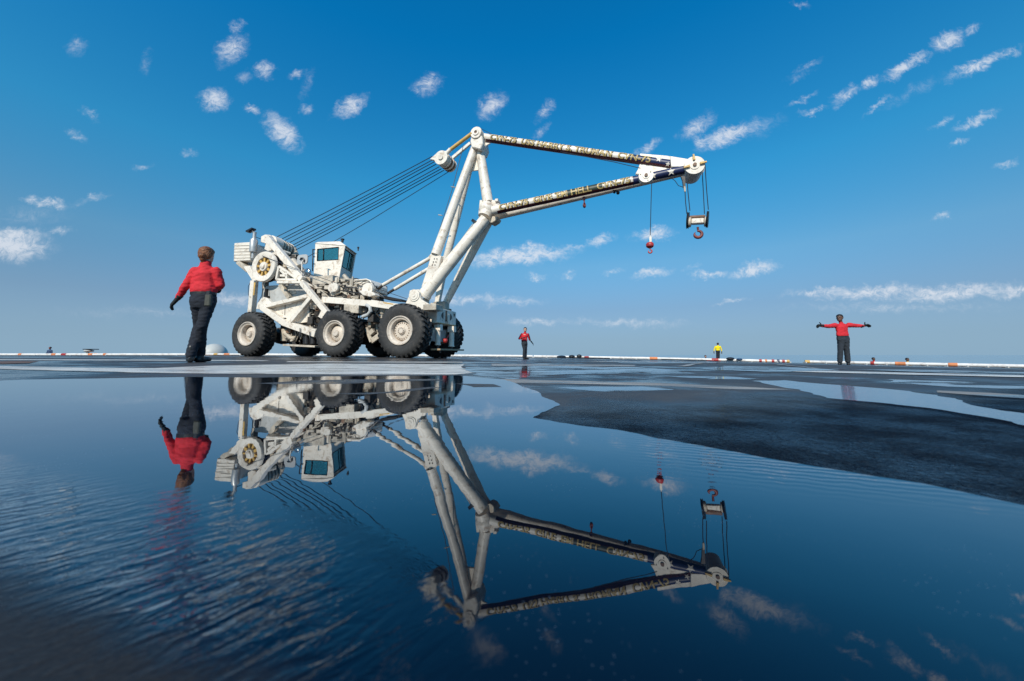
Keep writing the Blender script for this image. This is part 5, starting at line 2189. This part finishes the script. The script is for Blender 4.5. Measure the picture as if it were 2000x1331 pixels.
    loft(s_, [(hem, R * (ww_ + .004), Fw * .118 * k), (hem + up * .045 * k, R * (ww_ + .02), Fw * .132 * k), (J['waist'] + up * .10 * k, R * ww_, Fw * .115 * k), (ch, R * (shw * .93), Fw * .128 * k), (mid - up * .06 * k, R * (shw * .98), Fw * .115 * k),
              (mid + up * .005, R * shw * .82, Fw * .085 * k), (nk.lerp(mid, .5), R * .10 * k, Fw * .08 * k)], 20)
    loft(s_, [(nk.lerp(mid, .6), R * .075 * k, Fw * .075 * k), (nk + up * .018 * k, R * .066 * k, Fw * .068 * k), (nk + up * .04 * k, R * .062 * k, Fw * .064 * k)], 14)
    for q in 'lr':
        sl = sleeves if isinstance(sleeves, str) else sleeves[q]
        if sl == 'long':
            limb(s_, [J['sh' + q] - up * .01, J['el' + q], J['el' + q].lerp(J['wr' + q], .93)], [.070 * k * ar, .055 * k * ar, .040 * k * ar], 12)
        else:
            e2 = J['el' + q].lerp(J['wr' + q], .12)
            limb(s_, [J['sh' + q] - up * .01, J['sh' + q].lerp(e2, .5), e2], [.068 * k, .062 * k, .056 * k], 12)
    remesh(s_, 'jersey', cols['top'], root, vox, 4, .007 * k, 11)
    # --- trousers
    t_ = MB()
    hw = cols.get('hip_w', .165) * k
    loft(t_, [(J['hip'] - up * .12 * k, R * hw * .84, Fw * .11 * k), (J['hip'] - up * .02 * k, R * hw, Fw * .135 * k), (J['waist'].lerp(J['hip'], .55), R * hw * .96, Fw * .125 * k), (hem - up * .005, R * (ww_ - .006), Fw * .11 * k), (hem + up * .02 * k, R * (ww_ - .025), Fw * .09 * k)], 20)
    for q in 'lr':
        off = R * (.078 * k if q == 'r' else -.078 * k)
        an = J['a' + q].lerp(J['k' + q], -.02)
        limb(t_, [J['hip'] + off - up * .03 * k, J['k' + q], J['k' + q].lerp(an, .6), an], [.098 * k * lr, .076 * k * lr, .072 * k * lr, .070 * k * lr], 14)
    remesh(t_, 'trousers', cols['bottom'], root, vox, 4, .008 * k, 9)
    bl = MB()
    loft(bl, [(hem - up * .028 * k, R * (ww_ + .012), Fw * .122 * k), (hem + up * .008 * k, R * (ww_ + .012), Fw * .122 * k)], 20)
    bl.build('belt', LEATHER, root)
    # --- boots
    for q in 'lr':
        bo = MB()
        a_, tt = J['a' + q], J['t' + q]
        dr = (tt - a_)
        dr.z = 0
        dr = dr.normalized()
        sd = dr.cross(ZZ)
        gz = cols['ground'](tt)
        z0 = gz + .045 * k
        heel = Vector((a_.x, a_.y, z0)) - dr * .055 * k
        toe = Vector((a_.x, a_.y, z0)) + dr * .19 * k
        limb(bo, [Vector((a_.x, a_.y, a_.z + .10 * k)), Vector((a_.x, a_.y, z0 + .02))], [.052 * k, .052 * k], 10)
        loft(bo, [(heel - dr * .02 * k, sd * .032 * k, ZZ * .036 * k), (heel, sd * .042 * k, ZZ * .048 * k), (heel.lerp(toe, .4), sd * .045 * k, ZZ * .052 * k), (heel.lerp(toe, .75), sd * .052 * k, ZZ * .043 * k), (toe, sd * .04 * k, ZZ * .036 * k), (toe + dr * .02 * k, sd * .02 * k, ZZ * .02 * k)], 14)
        remesh(bo, 'boot', LEATHER, root, vox * .7, 2)
    # --- gloves with five fingers
    if hands:
        for q in 'lr':
            w_, hnd = J['wr' + q], J['hand' + q]
            hv = (hnd - w_).normalized()
            pal = J.get('palm' + q, -Fw)                  # palm normal
            pal = (pal - hv * pal.dot(hv)).normalized()
            sd = hv.cross(pal)
            if J.get('thumb' + q) is not None and sd.dot(J['thumb' + q]) < 0:
                sd = -sd
            g = MB()
            k = S / 1.75 * cols.get('hand', 1.12)
            loft(g, [(w_ - hv * .06 * k, sd * .042 * k, pal * .036 * k), (w_ - hv * .01 * k, sd * .034 * k, pal * .027 * k), (w_ + hv * .03 * k, sd * .038 * k, pal * .024 * k), (w_ + hv * .095 * k, sd * .046 * k, pal * .021 * k), (w_ + hv * .11 * k, sd * .042 * k, pal * .017 * k)], 14)
            curl = J.get('curl' + q, .35)
            for fi, (o_, ln_) in enumerate(((.033, .075), (.011, .083), (-.011, .078), (-.033, .062))):
                p_ = w_ + hv * .095 * k + sd * o_ * k
                dv = (hv + sd * o_ * 2.2).normalized()
                cc_ = [p_]
                cu = curl * (1 if not (fi == 0 and J.get('point' + q)) else .05)
                for sgm in (.45, .32, .23):
                    dv = (dv * math.cos(cu) + pal * math.sin(cu)).normalized()
                    p_ = p_ + dv * ln_ * sgm * k
                    cc_.append(p_)
                g.path(cc_, [.0125 * k, .0115 * k, .0105 * k, .009 * k], 8)
                g.ball(p_, .009 * k, 8)
            th0 = w_ + hv * .03 * k + sd * .032 * k
            tv = J.get('thumbdir' + q, (hv * .6 + sd * .75 + pal * .2)).normalized()
            cc_ = [th0, th0 + tv * .035 * k, th0 + (tv * .9 + hv * .25).normalized() * .068 * k]
            g.path(cc_, [.016 * k, .0135 * k, .010 * k], 8)
            g.ball(cc_[-1], .010 * k, 8)
            k = S / 1.75
            remesh(g, 'glove' if cols.get('glove', True) else 'hand', GLOVE if cols.get('glove', True) else cols['skin'], root, vox * .42, 1)
    return root


def V(px, py, y):
    """point at distance y (along +Y) seen at this picture point"""
    d = ray(px, py)
    return CAMP + d * (y / d.y)


gnd = lambda p: deck_z(p.x, p.y)
# woman walking away, lower left
y0 = 5.2
J = dict(head=V(404, 498, y0 + .03), neck=V(402, 515, y0), shl=V(382, 529, y0 - .02), shr=V(423, 529, y0 + .02), ell=V(362, 560, y0 - .05), elr=V(431, 557, y0 + .06),
         wrl=V(346.5, 584, y0 - .02), wrr=V(424, 566, y0 + .26), handl=V(331, 601, y0), handr=V(415, 560, y0 + .40),
         waist=V(398, 565, y0), hip=V(397, 588, y0), kl=V(389, 636, y0 + .08), kr=V(394, 638, y0 - .03), al=V(373, 692, y0 - .02), ar=V(391, 690, y0 + .16), tl=V(370, 700, y0 + .2), tr=V(405, 699, y0 + .3),
         pointl=True, palml=Vector((.8, .5, -.2)), thumbl=Vector((-.2, 1, .2)), hface=Vector((-.22, .97, .0)))
w = person('woman in red jersey and dark trousers walking away left of the crane', Vector((V(385, 700, y0).x, y0, deck_z(-4.6, 5.2))), 1.66, J, Vector((-.05, .99, 0)),
           dict(skin=SKIN_A, hair=HAIR_BR, top=REDCLOTH, bottom=NAVYCLOTH, ground=gnd, hip_w=.170, waist_w=.156, leg=.92, hand=1.2), vox=.012, hair='long', bun=True)
m_ = MB()
pc = V(407, 587, y0 - .17)
m_.box(pc, .085, .05, .17)
m_.build('radio_pouch', mat('olive_pouch', (.06, .06, .045), .6, vary=.3, vscale=20), w, bevel=.012)
m_ = MB()
m_.box(V(408, 573, y0 - .17), .05, .04, .06)
m_.path([V(410, 570, y0 - .17), V(411, 566, y0 - .17)], .006, 6)
m_.build('radio', BLACK, w, bevel=.006)


# man with outstretched arms, right
def std_joints(px0, pfoot, scale, y, lean=0):
    """scale: picture pixels per metre; returns a function giving world points from metres right and metres up"""
    return lambda dx, dz, dy=0: V(px0 + dx * scale, pfoot - dz * scale, y + dy)


y0 = 12.5
Q = std_joints(1645, 713, 57.5, y0)
J = dict(head=Q(-.09, 1.60, -.03), neck=Q(-.05, 1.44), shl=Q(-.235, 1.35), shr=Q(.225, 1.36), ell=Q(-.47, 1.31, -.08), elr=Q(.46, 1.33, .02), wrl=Q(-.72, 1.33, -.18), wrr=Q(.72, 1.32, -.02),
         handl=Q(-.86, 1.34, -.2), handr=Q(.88, 1.36, -.02), waist=Q(.01, 1.02), hip=Q(.03, .88), kl=Q(-.06, .50, -.02), kr=Q(.15, .50, .02), al=Q(-.08, .13), ar=Q(.19, .13, .05), tl=Q(-.13, .03, -.2), tr=Q(.22, .03, -.2),
         palml=Vector((0, -.6, -.8)), palmr=Vector((0, -.6, -.8)), curll=.95, curlr=.95, thumbl=Vector((0, -.3, 1)), thumbr=Vector((0, -.3, 1)), thumbdirl=Vector((-.3, 0, 1)), thumbdirr=Vector((-.3, 0, 1)), hface=Vector((-.85, -.53, -.03)))
person('man in a red jersey standing with both arms stretched out sideways and black gloves', Vector((11.5, 12.5, deck_z(11.5, 12.5))), 1.76, J, Vector((-.55, -.83, 0)),
       dict(skin=SKIN_B, hair=HAIR_BL, top=REDCLOTH, bottom=GREYCLOTH, ground=gnd, hip_w=.232, waist_w=.205, arm=1.22, leg=1.06, hand=1.35), vox=.015)
# small man in red, middle distance
y0 = 20.05
Q = std_joints(1024, 701.5, 36, y0)
J = dict(head=Q(.05, 1.60), neck=Q(.04, 1.44), shl=Q(-.13, 1.34), shr=Q(.20, 1.34, .1), ell=Q(-.28, 1.10, -.05), elr=Q(.28, 1.06, .1), wrl=Q(-.12, 1.12, -.28), wrr=Q(.41, .90, 0), handl=Q(.02, 1.17, -.3), handr=Q(.52, .76, 0),
         waist=Q(0, 1.00), hip=Q(.01, .88), kl=Q(-.0, .50, -.04), kr=Q(.08, .48, .1), al=Q(-.03, .11), ar=Q(.07, .11, .12), tl=Q(.0, .02, -.2), tr=Q(.25, .02, 0), palml=Vector((0, .5, -1)), palmr=Vector((-1, 0, 0)), hface=Vector((-.1, -1, 0)))
person('small man in a red jersey by the deck edge, one bare forearm lowered', Vector((.6, 20.05, deck_z(.6, 20.05))), 1.81, J, Vector((.35, -.94, 0)),
       dict(skin=SKIN_A, hair=HAIR_BL, top=REDCLOTH, bottom=GREYCLOTH, ground=gnd, hip_w=.16, waist_w=.15), vox=.02, sleeves={'l': 'long', 'r': 'short'})
# person in yellow
y0 = 33.0
Q = std_joints(1402, 705.5, 21.2, y0)
J = dict(head=Q(.0, 1.56, .06), neck=Q(0, 1.42), shl=Q(-.22, 1.34), shr=Q(.22, 1.34), ell=Q(-.33, 1.07), elr=Q(.33, 1.07), wrl=Q(-.36, .86, -.02), wrr=Q(.36, .84, -.02), handl=Q(-.37, .7), handr=Q(.38, .68),
         waist=Q(.0, 1.00), hip=Q(.01, .88), kl=Q(-.08, .50), kr=Q(.10, .50), al=Q(-.07, .11), ar=Q(.10, .11), tl=Q(-.1, .02, .2), tr=Q(.12, .02, .2), palml=Vector((1, 0, 0)), palmr=Vector((-1, 0, 0)), hface=Vector((0, .95, -.35)))
person('person in a bright yellow jersey seen from behind, standing at the deck edge', Vector((19, 33, deck_z(19, 33))), 1.72, J, Vector((0, 1, 0)),
       dict(skin=SKIN_B, hair=HAIR_BL, top=YELCLOTH, bottom=NAVYCLOTH, ground=gnd, hip_w=.19, waist_w=.18, glove=False), vox=.024)


# people in the catwalk beyond the edge: they stand lower, only heads and shoulders show
def catwalk_person(px, py_head, y, label, top, skin):
    hx = V(px, py_head, y)
    f_ = hx.z - 1.60
    W_ = lambda dx, dz, dy=0: Vector((hx.x + dx, y + dy, f_ + dz))
    J = dict(head=W_(0, 1.60), neck=W_(0, 1.44), shl=W_(-.2, 1.34), shr=W_(.2, 1.34), ell=W_(-.27, 1.08), elr=W_(.27, 1.08), wrl=W_(-.2, .95, -.2), wrr=W_(.2, .95, -.2), handl=W_(-.1, .95, -.3), handr=W_(.1, .95, -.3),
             waist=W_(0, 1.02), hip=W_(0, .9), kl=W_(-.1, .5), kr=W_(.1, .5), al=W_(-.1, .11), ar=W_(.1, .11), tl=W_(-.1, .02, -.2), tr=W_(.1, .02, -.2), palml=Vector((0, 0, -1)), palmr=Vector((0, 0, -1)))
    person(label, W_(0, 0), 1.75, J, Vector((0, -1, 0)), dict(skin=skin, hair=HAIR_BL, top=top, bottom=NAVYCLOTH, ground=lambda p: f_), vox=.03)


def behind(px, d=.8):
    e = edge_point(px)
    return e[1] + d


catwalk_person(1706, 701.5, behind(1706), 'head and red shoulders below the deck edge, right of the man with outstretched arms', REDCLOTH, SKIN_B)
catwalk_person(1772, 702.5, behind(1772), 'dark head above a tan collar below the deck edge, rightmost of the figures', mat('tan_cloth', (.55, .36, .12), .8), SKIN_B)
catwalk_person(1378, 696.5, behind(1378), 'bare head peeping over the deck edge left of the person in yellow', NAVYCLOTH, mat('pinkish_skin', (.40, .22, .17), .55))
catwalk_person(98, 680, behind(98), 'person in dark blue and red half hidden by the deck edge at far left', mat('dark_blue_jersey', (.03, .06, .13), .8), mat('red_cranial_skin', (.32, .10, .08), .6))

# the walkway those people stand on, and the photographer's side is left open
m_ = MB()
prev = None
for x in np.linspace(-88, 41, 60):
    y = edge_y(x)
    z = deck_z(x, y) - 1.62
    cur = [Vector((x, y + .02, z)), Vector((x, y + 1.9, z))]
    if prev:
        m_.add([prev[0], cur[0], cur[1], prev[1]], [(0, 1, 2, 3)])
    prev = cur
m_.build('catwalk', GREYP, org=(0, 0, 0), kind='structure')
